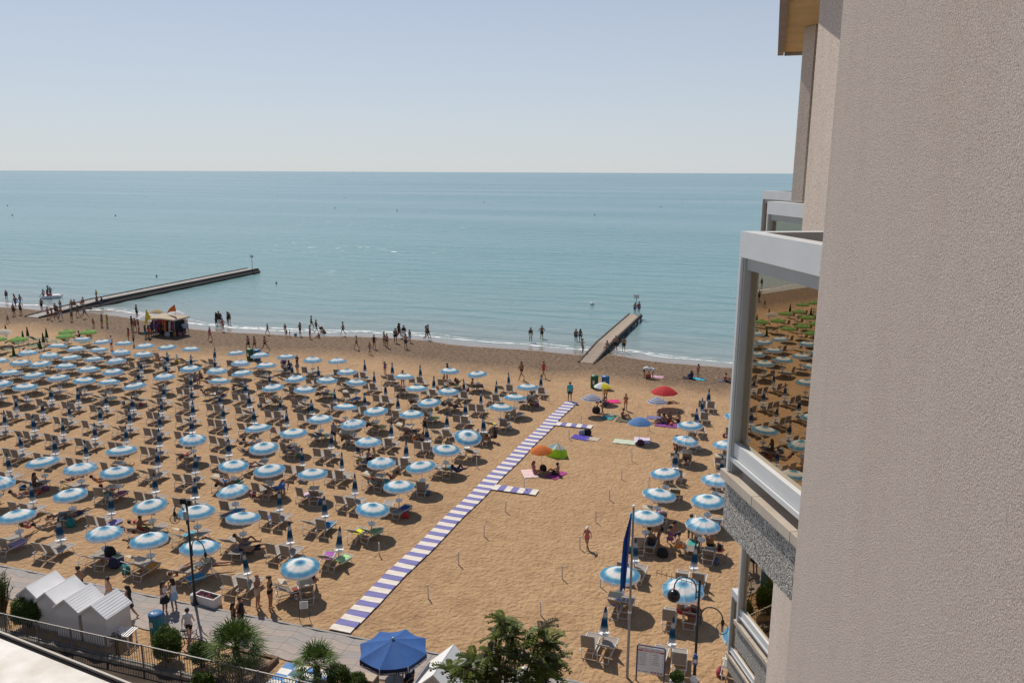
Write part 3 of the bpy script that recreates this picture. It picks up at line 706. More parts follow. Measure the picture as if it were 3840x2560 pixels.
for k,(c,typ,rz) in enumerate([((940,960),'low',30),((1040,970),'low',20),((1440,1115),'low',0),((1680,1130),'high',-30),((1850,1040),'high',40),((1980,1020),'hood',30),((2010,1095),'hood',15)]):
    coloured_bed(*S('A',*c),typ,rz,M_orsl,['orange sunbed left under the ninth blue umbrella of the far left','orange sunbed right of the first orange one at the far left','orange sunbed half hidden under a striped umbrella, left field','raised orange sunbed right of that hidden umbrella','tall orange sunbed turned left beside the yellow towel','orange sunbed with hood right of the tall orange one','orange sunbed with hood in front, near the folded umbrella'][k])
# ================================================================ PEOPLE
V3=lambda *a: Vector(a)
def base_pose():
    return dict(pel=V3(0,0,.93),chest=V3(0,.0,1.26),nb=V3(0,-.01,1.42),head=V3(0,.02,1.585),face=V3(0,1,-.05),side=V3(1,0,0),
        shL=V3(-.18,0,1.385),elL=V3(-.235,-.03,1.11),wrL=V3(-.235,.05,.87),shR=V3(.18,0,1.385),elR=V3(.235,-.03,1.11),wrR=V3(.235,.05,.87),
        hiL=V3(-.09,0,.91),knL=V3(-.10,.02,.49),anL=V3(-.10,-.03,.075),hiR=V3(.09,0,.91),knR=V3(.10,.02,.49),anR=V3(.10,-.03,.075),
        ftL=V3(-.03,1,-.22),ftR=V3(.03,1,-.22))
def pose(name):
    p=base_pose()
    def u(**k): p.update(k)
    if name=='stand': u(knR=V3(.11,.06,.49),anR=V3(.13,.04,.075),elR=V3(.25,-.06,1.12))
    elif name=='walk': u(knL=V3(-.09,.17,.52),anL=V3(-.09,.28,.10),ftL=V3(0,1,.1),knR=V3(.09,-.06,.49),anR=V3(.09,-.34,.14),ftR=V3(0,.8,-.7),elL=V3(-.23,-.14,1.14),wrL=V3(-.24,-.18,.90),elR=V3(.23,.06,1.12),wrR=V3(.22,.22,.95))
    elif name=='stride': u(knL=V3(-.13,.24,.54),anL=V3(-.15,.46,.12),ftL=V3(0,1,.15),knR=V3(.12,-.12,.50),anR=V3(.13,-.48,.16),ftR=V3(0,.8,-.7),elL=V3(-.27,-.02,1.14),wrL=V3(-.18,.2,1.12),elR=V3(.27,0,1.14),wrR=V3(.18,.2,1.14))
    elif name=='hips': u(elL=V3(-.37,-.08,1.14),wrL=V3(-.17,.04,.99),elR=V3(.37,-.08,1.14),wrR=V3(.17,.04,.99),anL=V3(-.14,-.02,.075),anR=V3(.15,0,.075))
    elif name=='phone': u(elL=V3(-.23,.03,1.13),wrL=V3(-.06,.25,1.17),elR=V3(.23,.03,1.13),wrR=V3(.07,.26,1.17),face=V3(0,1,-.5))
    elif name=='armup': u(elR=V3(.26,.03,1.62),wrR=V3(.20,.05,1.86),elL=V3(-.30,.02,1.16),wrL=V3(-.36,.16,1.05))
    elif name=='armsup': u(elR=V3(.30,.0,1.55),wrR=V3(.12,-.02,1.72),elL=V3(-.30,.0,1.55),wrL=V3(-.12,-.02,1.72))
    elif name=='legup': u(knR=V3(.10,.22,.62),anR=V3(.09,.05,.26),ftR=V3(0,1,-.6),elR=V3(.25,-.05,1.12),wrR=V3(.2,.14,.96))
    elif name=='bend': u(pel=V3(0,-.12,.90),chest=V3(0,.22,1.02),nb=V3(0,.37,.98),head=V3(0,.50,.92),face=V3(0,.6,-1),shL=V3(-.17,.34,.98),shR=V3(.17,.34,.98),elL=V3(-.18,.42,.72),wrL=V3(-.10,.48,.48),elR=V3(.18,.42,.72),wrR=V3(.10,.48,.48),hiL=V3(-.09,-.12,.87),hiR=V3(.09,-.12,.87))
    elif name=='crouch': u(pel=V3(0,-.10,.24),chest=V3(0,.06,.55),nb=V3(0,.16,.68),head=V3(0,.25,.82),face=V3(0,1,-.6),shL=V3(-.17,.14,.65),shR=V3(.17,.14,.65),elL=V3(-.22,.33,.48),wrL=V3(-.08,.48,.28),elR=V3(.22,.33,.48),wrR=V3(.08,.48,.28),hiL=V3(-.10,-.10,.22),knL=V3(-.17,.28,.44),anL=V3(-.13,.06,.075),hiR=V3(.10,-.10,.22),knR=V3(.17,.28,.44),anR=V3(.13,.06,.075))
    elif name=='sit':   # on the ground, knees up
        u(pel=V3(0,-.10,.12),chest=V3(0,-.16,.46),nb=V3(0,-.10,.61),head=V3(0,-.05,.77),face=V3(0,1,-.15),shL=V3(-.17,-.12,.58),shR=V3(.17,-.12,.58),elL=V3(-.24,-.02,.36),wrL=V3(-.14,.2,.38),elR=V3(.24,-.02,.36),wrR=V3(.14,.2,.38),hiL=V3(-.10,-.07,.11),knL=V3(-.13,.30,.38),anL=V3(-.11,.52,.07),hiR=V3(.10,-.07,.11),knR=V3(.13,.33,.34),anR=V3(.11,.60,.07))
    elif name=='longsit':
        u(pel=V3(0,-.10,.12),chest=V3(0,-.20,.45),nb=V3(0,-.20,.60),head=V3(0,-.16,.76),face=V3(0,1,-.1),shL=V3(-.17,-.20,.57),shR=V3(.17,-.20,.57),elL=V3(-.26,-.34,.33),wrL=V3(-.24,-.42,.07),elR=V3(.24,-.04,.38),wrR=V3(.10,.16,.30),hiL=V3(-.09,-.07,.11),knL=V3(-.11,.36,.16),anL=V3(-.12,.76,.08),hiR=V3(.09,-.07,.11),knR=V3(.10,.30,.34),anR=V3(.10,.58,.07),ftL=V3(-.2,.5,1))
    elif name=='chair':  # seated, feet down
        u(pel=V3(0,-.05,.12),chest=V3(0,-.02,.46),nb=V3(0,.02,.61),head=V3(0,.05,.77),face=V3(0,1,-.25),shL=V3(-.17,0,.58),shR=V3(.17,0,.58),elL=V3(-.23,.06,.34),wrL=V3(-.10,.28,.27),elR=V3(.23,.06,.34),wrR=V3(.10,.28,.27),hiL=V3(-.10,0,.10),knL=V3(-.12,.42,.12),anL=V3(-.12,.46,-.27),hiR=V3(.10,0,.10),knR=V3(.12,.42,.12),anR=V3(.12,.42,-.27))
    elif name=='recline': # on a sunbed with raised back, origin at seat
        u(pel=V3(0,-.02,.10),chest=V3(0,-.24,.30),nb=V3(0,-.35,.40),head=V3(0,-.42,.53),face=V3(0,.8,.5),shL=V3(-.17,-.33,.37),shR=V3(.17,-.33,.37),elL=V3(-.25,-.16,.20),wrL=V3(-.12,.02,.26),elR=V3(.25,-.16,.20),wrR=V3(.14,.04,.24),hiL=V3(-.09,.02,.09),knL=V3(-.12,.36,.34),anL=V3(-.10,.62,.07),hiR=V3(.09,.02,.09),knR=V3(.10,.44,.12),anR=V3(.10,.84,.08),ftR=V3(.2,.5,1))
    elif name=='lie':
        u(pel=V3(0,0,.10),chest=V3(0,-.34,.11),nb=V3(0,-.49,.11),head=V3(0,-.65,.13),face=V3(0,.1,1),shL=V3(-.18,-.46,.10),shR=V3(.18,-.46,.10),elL=V3(-.26,-.22,.07),wrL=V3(-.22,.0,.08),elR=V3(.26,-.22,.07),wrR=V3(.14,-.08,.2),hiL=V3(-.09,.02,.09),knL=V3(-.12,.40,.22),anL=V3(-.11,.72,.07),hiR=V3(.09,.02,.09),knR=V3(.10,.44,.09),anR=V3(.11,.86,.07),ftL=V3(-.2,.6,.6),ftR=V3(.3,.3,1))
    elif name=='prone':
        u(pel=V3(0,0,.10),chest=V3(0,-.34,.10),nb=V3(0,-.49,.11),head=V3(0,-.65,.11),face=V3(.9,0,-.4),shL=V3(-.18,-.46,.10),shR=V3(.18,-.46,.10),elL=V3(-.36,-.56,.05),wrL=V3(-.16,-.74,.04),elR=V3(.36,-.56,.05),wrR=V3(.16,-.74,.04),hiL=V3(-.09,.02,.09),knL=V3(-.12,.44,.07),anL=V3(-.14,.85,.07),hiR=V3(.09,.02,.09),knR=V3(.12,.44,.07),anR=V3(.14,.85,.07),ftL=V3(0,1,-.3),ftR=V3(0,1,-.3))
    return p
def sphere_pts(c,r,nu=8,nv=6):
    pass
def add_cap(mb,p0,r0,p1,r1,n=10):
    p0=Vector(p0);p1=Vector(p1); d=p1-p0; L_=d.length
    if L_<1e-5: d=Vector((0,0,1)); L_=1e-5
    t=d/L_; a=t.cross(Vector((0,0,1))) if abs(t.z)<.9 else t.cross(Vector((1,0,0))); a.normalize(); b=t.cross(a)
    rings=[]
    for k in range(5): q=-math.pi/2+math.pi/2*k/4*.98+.02; rings.append((p0+t*(math.sin(q)*r0),max(.002,math.cos(q)*r0)))
    for k in range(5): q=math.pi/2*k/4*.98; rings.append((p1+t*(math.sin(q)*r1),max(.002,math.cos(q)*r1)))
    vs=[];fs=[]
    for c,r_ in rings:
        for j in range(n): w_=2*math.pi*j/n; vs.append(c+(a*math.cos(w_)+b*math.sin(w_))*r_)
    for i in range(len(rings)-1):
        for j in range(n): j2=(j+1)%n; fs.append((i*n+j,i*n+j2,(i+1)*n+j2,(i+1)*n+j))
    fs.append(tuple(range(n-1,-1,-1))); fs.append(tuple((len(rings)-1)*n+j for j in range(n)))
    mb.add(vs,fs)
M_eye=mat('eye',(.02,.015,.01),.3); M_lip=mat('lips',(.28,.09,.07),.6)
SKIN=[mat('skin_light',(.47,.27,.185),.6,.05,6),mat('skin_tan',(.33,.17,.105),.6,.05,6),mat('skin_brown',(.22,.105,.062),.6,.05,6),mat('skin_dark',(.11,.055,.035),.6,.05,6)]
PCACHE={}
def body(posename,sex):
    key=(posename,sex)
    if key in PCACHE: return PCACHE[key]
    p=pose(posename); mb=MB(); sd=p['side']; f=sex=='f'
    hipw=1.08 if f else 1.0; shw=.88 if f else 1.0
    for k in ('shL','shR'): p[k]=p['nb']+(p[k]-p['nb'])*shw
    for k in ('hiL','hiR'): p[k]=p['pel']+(p[k]-p['pel'])*hipw
    ax=(p['nb']-p['pel']).normalized(); fw=ax.cross(sd); fw=-fw if fw.dot(Vector((0,1,0)) if abs(ax.z)>.3 else p['face'])<0 else fw
    waist=p['pel'].lerp(p['chest'],.45)
    for s in (-1,1):
        add_cap(mb,p['pel']+sd*s*.075*hipw,.098 if f else .095,waist+sd*s*(.05 if f else .07),.082 if f else .095)
        add_cap(mb,waist+sd*s*(.05 if f else .07),.082 if f else .095,p['chest']+sd*s*.08*shw,.095 if f else .108)
        if f: add_cap(mb,p['chest']+sd*s*.075+fw*.05-ax*.02,.062,p['chest']+sd*s*.075+fw*.075-ax*.03,.05)
    add_cap(mb,p['pel'],.105,p['chest'],.105); add_cap(mb,p['chest'],.105,p['nb'],.075)
    add_cap(mb,p['nb'],.055 if not f else .048,p['head']-(p['head']-p['nb'])*.25,.05 if not f else .045)
    hu=(p['head']-p['nb']).normalized(); fc=p['face'].normalized(); fc=(fc-hu*fc.dot(hu)*.5).normalized(); hs=hu.cross(fc).normalized()
    hc=p['head']
    add_cap(mb,hc-fc*.018+hu*.03,.092,hc+fc*.012+hu*.035,.088); add_cap(mb,hc-hu*.055+fc*.03,.058,hc+fc*.02,.078)
    add_cap(mb,hc+fc*.095+hu*.015,.012,hc+fc*.112-hu*.02,.018)
    for s in (-1,1): add_cap(mb,hc+hs*s*.086-hu*.015-fc*.01,.018,hc+hs*s*.09+hu*.025-fc*.012,.02)
    for s,S_ in ((-1,'L'),(1,'R')):
        sh,el,wr=p['sh'+S_],p['el'+S_],p['wr'+S_]
        add_cap(mb,p['nb']-ax*.05,.07,sh,.062 if not f else .05)
        k=.86 if f else 1
        add_cap(mb,sh,.056*k,el,.041*k); add_cap(mb,el,.042*k,wr,.028*k)
        hd=(wr-el).normalized(); add_cap(mb,wr,.028*k,wr+hd*.075,.034*k)
        hi,kn,an=p['hi'+S_],p['kn'+S_],p['an'+S_]
        add_cap(mb,hi,.098 if f else .092,hi.lerp(kn,.5),.074); add_cap(mb,hi.lerp(kn,.5),.074,kn,.053)
        cf=kn.lerp(an,.35)+( (kn-hi).normalized()-(an-kn).normalized())*.02
        add_cap(mb,kn,.052,cf,.055); add_cap(mb,cf,.054,an,.034)
        ft=p['ft'+S_].normalized(); add_cap(mb,an-ft*.035-Vector((0,0,.02))*(1 if abs(ft.z)<.6 else 0),.036,an+ft*.15-Vector((0,0,.012))*(1 if abs(ft.z)<.6 else 0),.028)
    o=mb.build('tmp_body',SKIN[0]); md=o.modifiers.new('r','REMESH'); md.mode='VOXEL'; md.voxel_size=.021
    sm=o.modifiers.new('s','SMOOTH'); sm.factor=.5; sm.iterations=3
    dg=bpy.context.evaluated_depsgraph_get(); me=bpy.data.meshes.new_from_object(o.evaluated_get(dg)); me.name='person_body'
    bpy.data.objects.remove(o)
    n=len(me.vertices); co=np.empty(n*3); me.vertices.foreach_get('co',co); co=co.reshape(-1,3)
    F0=[tuple(q.vertices) for q in me.polygons]
    nr=np.empty(n*3); me.vertices.foreach_get('normal',nr); nr=nr.reshape(-1,3)
    # fingers, eyes, mouth
    ex=MB(); ex.v=[tuple(v) for v in co]; ex.f=list(F0); ex.m=[0]*len(F0)
    for s,S_ in ((-1,'L'),(1,'R')):
        el,wr=p['el'+S_],p['wr'+S_]; hd=(wr-el).normalized(); sp=hd.cross(sd); sp=sp.normalized() if sp.length>.2 else Vector((0,1,0)); pn=hd.cross(sp)
        for q,(off,ln) in enumerate(((-.028,.062),(-.010,.075),(.010,.08),(.028,.07))):
            b0=wr+hd*.085+sp*off; b1=b0+hd*ln*.55-pn*s*.012; b2=b0+hd*ln*.9-pn*s*.035
            ex.tube([b0,b1,b2],[.0095,.0085,.006],6)
        t0=wr+hd*.03+sp*.03; ex.tube([t0,t0+hd*.035+sp*.028,t0+hd*.07+sp*.032],[.011,.0095,.007],6)
    for s in (-1,1):
        c=hc+fc*.083+hs*s*.033+hu*.018; mm=MB(); add_cap(mm,c,.012,c+fc*.004,.010,6); ex.add(mm.v,mm.f,1)
    c=hc+fc*.083-hu*.052; mm=MB(); add_cap(mm,c-hs*.02,.008,c+hs*.02,.008,6); ex.add(mm.v,mm.f,2)
    bm=ex.mesh('person_body',[SKIN[0],M_eye,M_lip],True)
    cen=np.array([co[list(q)].mean(0) for q in F0])
    segs={'torso':(p['pel'],p['nb']),'head':(p['nb'].lerp(p['head'],.5),p['head']+hu*.06),'uaL':(p['shL'],p['elL']),'uaR':(p['shR'],p['elR']),'faL':(p['elL'],p['wrL']),'faR':(p['elR'],p['wrR']),
          'thL':(p['hiL'],p['knL']),'thR':(p['hiR'],p['knR']),'shL':(p['knL'],p['anL']),'shR':(p['knR'],p['anR'])}
    wt={'torso':.6,'head':.8,'thL':.95,'thR':.95}
    best=np.full(len(cen),9.0); lab=np.array(['x'*8]*len(cen),dtype=object); tt=np.zeros(len(cen))
    for k,(a,b) in segs.items():
        a=np.array(a);b=np.array(b); d=b-a; q=((cen-a)@d)/(d@d); qc=np.clip(q,0,1); ds=np.linalg.norm(cen-(a+qc[:,None]*d),axis=1)*wt.get(k,1)
        m_=ds<best; best[m_]=ds[m_]; lab[m_]=k; tt[m_]=q[m_]
    info=dict(me=bm,co=co,nr=nr,F=F0,lab=lab,t=tt,cen=cen,p=p,hc=np.array(hc),hu=np.array(hu),fc=np.array(fc),hs=np.array(hs),fw=fw,ax=ax,shell={})
    PCACHE[key]=info; return info
def shell(info,kind):
    if kind in info['shell']: return info['shell'][kind]
    lab,t=info['lab'],info['t']; th=(lab=='thL')|(lab=='thR'); ua=(lab=='uaL')|(lab=='uaR'); to=lab=='torso'; off=.009
    if kind=='briefs': sel=(to&(t<.17))|(th&(t<.16))
    elif kind=='shorts': sel=(to&(t<.20))|(th&(t<.62)); off=.014
    elif kind=='bra': sel=to&(t>.50)&(t<.78)
    elif kind=='tee': sel=(to&(t>.02))|(ua&(t<.6))|(th&(t<.12)); off=.015
    elif kind=='tank': sel=(to&(t<.95)); off=.011
    elif kind=='onepiece': sel=(to&(t<.82))|(th&(t<.13))
    elif kind=='long': sel=to|ua|(th)|((lab=='shL')|(lab=='shR'))&(t<.7); off=.018
    elif kind in('hair','haircap'):
        d=info['cen']-info['hc']; hd=lab=='head'
        up=d@info['hu']; fr_=d@info['fc']
        sel=hd&((up>.055)|((fr_<.035)&(up>-.05)))&~((fr_>.075)&(up<.075)); off=.016 if kind=='hair' else .02
    F_=[f for f,s in zip(info['F'],sel) if s]
    idx=sorted({i for f in F_ for i in f}); mp={a:b for b,a in enumerate(idx)}
    v=info['co'][idx]+info['nr'][idx]*off
    mb=MB(); mb.v=[tuple(x) for x in v]; mb.f=[tuple(mp[i] for i in f) for f in F_]; mb.m=[0]*len(F_)
    p=info['p']
    if kind=='long': pass
    me=mb.mesh({'hair':'hair','haircap':'cap'}.get(kind,kind),SKIN[0],True) if F_ else None
    info['shell'][kind]=me; return me
def skirt(info,t1):
    key=('skirt',t1)
    if key in info['shell']: return info['shell'][key]
    p=info['p']; mb=MB(); N=16; vs=[];fs=[]
    rows=[(p['pel']+info['ax']*.06,.155,.12)]
    for k in range(1,4):
        q=t1*k/3; a=p['hiL'].lerp(p['knL'],q) if q<=1 else p['knL'].lerp(p['anL'],q-1); b=p['hiR'].lerp(p['knR'],q) if q<=1 else p['knR'].lerp(p['anR'],q-1)
        rows.append(((a+b)/2,(a-b).length/2+.115,.125+.035*k))
    sd=p['side']; fw=info['fw']
    for c,rx,ry in rows:
        for j in range(N): w_=2*math.pi*j/N; k=1+.05*(j%2); vs.append(c+sd*math.cos(w_)*rx*k+fw*math.sin(w_)*ry*k)
    for i in range(len(rows)-1):
        for j in range(N): j2=(j+1)%N; fs.append((i*N+j,i*N+j2,(i+1)*N+j2,(i+1)*N+j))
    mb.add(vs,fs); me=mb.mesh('skirt',SKIN[0],True); info['shell'][key]=me; return me
def hair_extra(info,kind):
    key=('hx',kind)
    if key in info['shell']: return info['shell'][key]
    hc,hu,fc,hs=(Vector(info[k]) for k in('hc','hu','fc','hs')); mb=MB()
    down=(info['p']['nb']-info['p']['head']).normalized()
    if kind=='long':
        for s in (-1,0,1): add_cap(mb,hc-fc*.07+hs*s*.05,.055,hc-fc*.10+hs*s*.055+down*.24,.035,8)
    elif kind=='bun': add_cap(mb,hc-fc*.08+hu*.08,.045,hc-fc*.10+hu*.09,.04,8)
    elif kind=='tail': mb.tube([hc-fc*.09+hu*.05,hc-fc*.15+hu*.02,hc-fc*.15+down*.12],[.025,.03,.015],8)
    elif kind=='brim': mb.box(hc+fc*.13+hu*.07,(.15,.10,.012),rot=Matrix((hs,fc,hu)).transposed())
    elif kind=='hat': mb.lathe([(.19,0),(.10,.02),(.09,.10),(.03,.12)],14,closed_top=True); q=Matrix((hs,fc,hu)).transposed(); mb.v=[tuple(q@Vector(v)+hc+hu*.06) for v in mb.v]
    me=mb.mesh('hair_length' if kind in('long','bun','tail') else 'hat_brim',SKIN[0],True); info['shell'][key]=me; return me
CM={}
def cmat(rgb,rough=.8):
    k=tuple(round(c,3) for c in rgb)
    if k not in CM: CM[k]=mat('cloth_%s'%('_'.join('%02d'%int(c*99) for c in k)),rgb,rough,.08,12)
    return CM[k]
COLS=dict(blk=(.015,.015,.018),nav=(.02,.035,.10),wht=(.70,.69,.68),gry=(.22,.22,.23),red=(.50,.03,.03),pnk=(.62,.12,.20),org=(.62,.20,.04),neo=(.45,.75,.06),trq=(.06,.42,.48),blu=(.05,.15,.45),grn=(.04,.20,.10),prp=(.20,.08,.28),yel=(.68,.55,.06),bei=(.48,.40,.31),brn=(.12,.07,.04),lbl=(.32,.45,.62),tl=(.03,.22,.25),str_=(.38,.42,.50))
HAIR=dict(b=(.02,.013,.01),n=(.07,.038,.02),l=(.25,.16,.08),g=(.42,.41,.40),r=(.14,.035,.015))
def person(x,y,z,posename,sex,rot,h,skin,hair,clothes,label,group=None):
    info=body(posename,sex); sc=h/1.70
    o=obj('person',info['me'],None,(x,y,z),R(rot)); o.scale=(sc*(1.0 if h>1.35 else 1.06),)*2+(sc,); tag(o,label,'person',group)
    setmat(o,SKIN[skin])
    st,hcol=hair[0],hair[1] if len(hair)>1 else 'b'; hm=cmat(HAIR.get(hcol,HAIR['b']),.6)
    def child(me,nm,M):
        if me is None: return
        c=obj(nm,me,o); setmat(c,M)
    if st=='c':
        child(shell(info,'haircap'),'cap',cmat(COLS[hair[1:]])); child(hair_extra(info,'brim'),'cap_brim',cmat(COLS[hair[1:]]))
    elif st=='h':
        child(shell(info,'haircap'),'hat',cmat(COLS[hair[1:]])); child(hair_extra(info,'hat'),'hat_brim',cmat(COLS[hair[1:]]))
    elif st!='0':
        child(shell(info,'hair'),'hair',hm)
        if st in 'lut': child(hair_extra(info,{'l':'long','u':'bun','t':'tail'}[st]),'hair_length',hm)
    for c in clothes.split():
        k,cc=c.split(':'); M=cmat(COLS[cc])
        nm={'briefs':'swim_briefs','shorts':'shorts','bra':'bikini_top','tee':'t_shirt','tank':'top','onepiece':'swimsuit','long':'clothing','skirt':'skirt','mini':'skirt'}[k]
        if k=='skirt': child(skirt(info,1.15),nm,M)
        elif k=='mini': child(skirt(info,.7),nm,M)
        else: child(shell(info,k),nm,M)
    return o
def PP(c,x,y,*a,z=0.0,gz=None,**k):
    gx,gy=GS(c,x,y,z if gz is None else gz); return person(gx,gy,z,*a,**k)
W_=-.30   # standing depth in shallow water
def people():
    # far left, water's edge
    PP('A',82,250,'stand','m',200,1.65,2,'sb','shorts:nav','person standing in the sea at the far left edge',z=-.45,gz=0)
    PP('A',172,222,'stand','m',180,1.6,2,'sb','shorts:nav','swimmer with only head and shoulders above water, far left',z=-1.32,gz=0)
    PP('A',203,385,'walk','m',200,1.8,2,'sb','shorts:blu','man in blue shorts walking out of the sea, left of two')
    PP('A',262,362,'walk','m',170,1.8,2,'sb','shorts:blu','man walking from the sea, right of two at far left',z=-.08)
    PP('A',178,485,'stand','m',10,1.75,2,'sb','shorts:blk','man in black shorts seen from behind, left of far-left pair')
    PP('A',264,470,'stand','m',0,1.75,2,'sb','shorts:blk','man seen from behind, right of far-left pair')
    PP('A',103,578,'walk','m',90,1.15,1,'sn','briefs:nav','small child walking at the far left behind folded green umbrellas')
    PP('A',530,415,'stand','m',90,1.75,2,'sb','shorts:blk','man standing alone in the wet sand left of the long pier')
    PP('A',608,522,'stand','f',0,1.68,1,'ub','bra:pnk briefs:pnk','leftmost of the group beside the long pier, back turned')
    PP('A',662,538,'walk','f',-60,1.68,1,'ln','briefs:blk bra:blk','second from left in the group beside the long pier')
    PP('A',706,480,'hips','m',180,1.78,2,'sb','shorts:blk','tall man in the middle of the group beside the long pier')
    PP('A',735,505,'stand','f',120,1.62,1,'ub','onepiece:nav','woman behind the middle of the group beside the long pier')
    PP('A',772,540,'stride','m',60,1.78,1,'sn','shorts:lbl','man in pale blue shorts striding, right of the pier group')
    PP('A',768,430,'phone','m',180,1.7,2,'sb','shorts:gry','man standing by the pier ramp behind the striding man')
    PP('A',903,352,'chair','m',200,1.7,1,'sb','shorts:org','person sitting on the long pier edge, leftmost',z=.62)
    PP('A',942,350,'chair','m',170,1.7,1,'sb','shorts:nav','person sitting on the long pier edge, second from left',z=.62)
    PP('A',1052,322,'chair','m',150,1.75,1,'sb','shorts:org','man sitting with a child on the long pier edge',z=.62)
    PP('A',1034,326,'chair','m',200,1.2,1,'sn','shorts:red','child sitting on the long pier edge beside a man',z=.62)
    PP('A',1218,252,'stand','m',180,1.2,2,'sb','tee:yel shorts:blk','child in a yellow shirt standing on the long pier',z=.6)
    PP('A',1226,345,'stand','m',0,1.7,2,'sb','shorts:blk','person standing in the water right of the yellow-shirted child',z=W_,gz=0)
    PP('A',1285,325,'chair','f',190,1.7,2,'lb','long:nav','dark-clothed person leaning against the long pier side',z=.62)
    PP('A',910,552,'stand','f',180,1.68,1,'un','bra:nav briefs:nav','woman in a dark bikini walking up from the long pier')
    PP('A',985,495,'walk','f',90,1.68,1,'ln','briefs:blk bra:blk','woman in black bikini beside the pier, behind the walking man')
    PP('A',1070,515,'stride','m',-80,1.78,1,'sb','shorts:blu','man in blue shorts striding right below the long pier')
    PP('A',1180,630,'stand','m',0,1.25,1,'sn','briefs:pnk','child standing on the sand between pier and kiosk')
    PP('A',1290,622,'stand','f',160,1.68,1,'lb','bra:blk briefs:blk','woman in black bikini left of the neon-shorts man')
    PP('A',1358,626,'stand','m',150,1.75,1,'cneo','shorts:neo','man in neon green shorts and cap on the sand')
    PP('A',1726,508,'stand','m',-20,1.85,2,'sb','shorts:blk','tall man standing by the water left of the kiosk')
    PP('A',1667,655,'stand','m',150,1.75,2,'sb','tee:blk shorts:blk','man in black clothes left of the kiosk')
    PP('A',1706,678,'walk','m',60,1.72,1,'sb','shorts:red','man in red shorts left of the kiosk')
    PP('A',1748,684,'stand','f',-40,1.65,2,'ub','tank:nav mini:wht','woman in dark top nearest the kiosk on its left')
    PP('A',1626,805,'stand','f',120,1.65,1,'lb','tank:red briefs:red','woman in red holding a child on the sand below the kiosk')
    PP('A',1690,866,'hips','m',140,1.75,1,'sn','shorts:blk','man in black shorts with hands on hips below the kiosk')
    PP('A',1412,908,'stand','m',160,1.65,0,'sn','tee:wht shorts:nav','man in white shirt and dark shorts between striped umbrellas')
    PP('A',990,760,'sit','f',120,1.65,1,'ub','onepiece:blk','person sitting behind the right green umbrella')
    PP('A',1108,745,'chair','m',0,1.7,2,'sb','tee:org shorts:blk','person in brown seated under the right green umbrella',z=.33)
    # kiosk customers
    for k,(x,y,ps,sx,rt,cl,lb) in enumerate([(1838,768,'stand','f',-20,'mini:tl tank:blk','woman in a teal skirt at the left front of the kiosk'),(1882,772,'phone','f',0,'briefs:red bra:red','woman in red holding a white towel at the kiosk'),
        (1920,735,'stand','m',10,'tee:nav shorts:blk','customer in dark shirt under the kiosk canopy, left'),(1975,728,'stand','f',0,'long:prp','customer in a purple dress under the kiosk canopy'),(2038,735,'hips','m',0,'long:blk','broad customer dressed all in black under the kiosk canopy'),
        (2095,720,'stand','f',30,'onepiece:blk','customer in a black swimsuit under the kiosk canopy'),(2150,716,'stand','f',-10,'long:nav','customer in navy under the kiosk canopy, right of the swimsuit'),(2225,706,'stand','f',20,'tank:prp briefs:blk','customer in a purple top near the right kiosk post'),
        (2262,690,'phone','m',90,'tee:gry shorts:blk','customer in a grey shirt at the right kiosk post'),(2295,700,'stand','f',60,'onepiece:red','woman in red behind the white-shirted man at the kiosk')]):
        PP('A',x,y,ps,sx,rt,1.65+.03*(k%4),2 if k%3 else 1,'sb' if sx=='m' else 'lb',cl,lb)
    PP('B',146,728,'hips','m',30,1.70,1,'sb','tee:lbl shorts:nav','man in a pale shirt with hand on hip right of the kiosk')
    # shore, middle left
    PP('B',545,592,'stand','f',160,1.72,2,'lb','long:blk','dark figure on the left of the wading trio',z=-.1,gz=0)
    PP('B',578,585,'hips','m',190,1.85,2,'sb','shorts:blk','tall man in the middle of the wading trio',z=-.1,gz=0)
    PP('B',597,590,'stand','f',200,1.62,2,'lb','onepiece:nav','woman on the right of the wading trio',z=-.1,gz=0)
    PP('B',690,582,'stand','m',150,1.75,2,'sb','shorts:blk','man of the couple standing in shallow water',z=-.1,gz=0)
    PP('B',708,586,'stand','f',200,1.68,2,'lb','onepiece:blk','woman of the couple standing in shallow water',z=-.1,gz=0)
    PP('B',628,676,'hips','f',180,1.66,1,'un','bra:pnk briefs:pnk','woman in a pink bikini in front of the wading trio')
    PP('B',465,796,'walk','f',-100,1.66,1,'un','onepiece:pnk','woman in a pink swimsuit walking right of the kiosk')
    PP('B',1190,717,'walk','m',90,1.35,1,'sn','briefs:gry','boy walking left along the wet sand')
    PP('B',1411,692,'stand','m',190,1.15,1,'sn','briefs:nav','small child in the foam, left of three toddlers')
    PP('B',1426,742,'stand','m',180,.95,1,'sl','briefs:tl','toddler in teal on the wet sand, left one')
    PP('B',1470,752,'stand','m',120,.95,1,'sn','briefs:gry','toddler on the wet sand, right one')
    PP('B',1600,732,'phone','f',170,1.68,1,'ln','bra:nav briefs:nav','woman in a dark bikini left of the sandcastle group')
    PP('B',1742,642,'walk','f',-70,1.75,1,'ub','bra:blk briefs:blk','tall woman standing in the foam behind the sandcastle group',z=-.08,gz=0)
    PP('B',1803,698,'walk','f',-30,1.68,1,'un','onepiece:blk','woman in a black swimsuit behind the sandcastle group')
    PP('B',1725,766,'stand','f',140,1.62,1,'un','bra:org briefs:org','woman standing left of the sandcastle group')
    PP('B',1858,700,'bend','m',20,1.35,1,'cblu','shorts:blk','boy with a blue cap bending at the sandcastle')
    PP('B',1905,722,'crouch','m',90,1.7,1,'sb','shorts:blk','man crouching at the right of the sandcastle')
    PP('B',1830,757,'sit','m',160,1.2,1,'sn','briefs:nav','child sitting in the sand at the sandcastle')
    PP('B',2140,725,'walk','m',120,1.7,1,'sb','shorts:blk','man in dark shorts walking left alone in the wet sand')
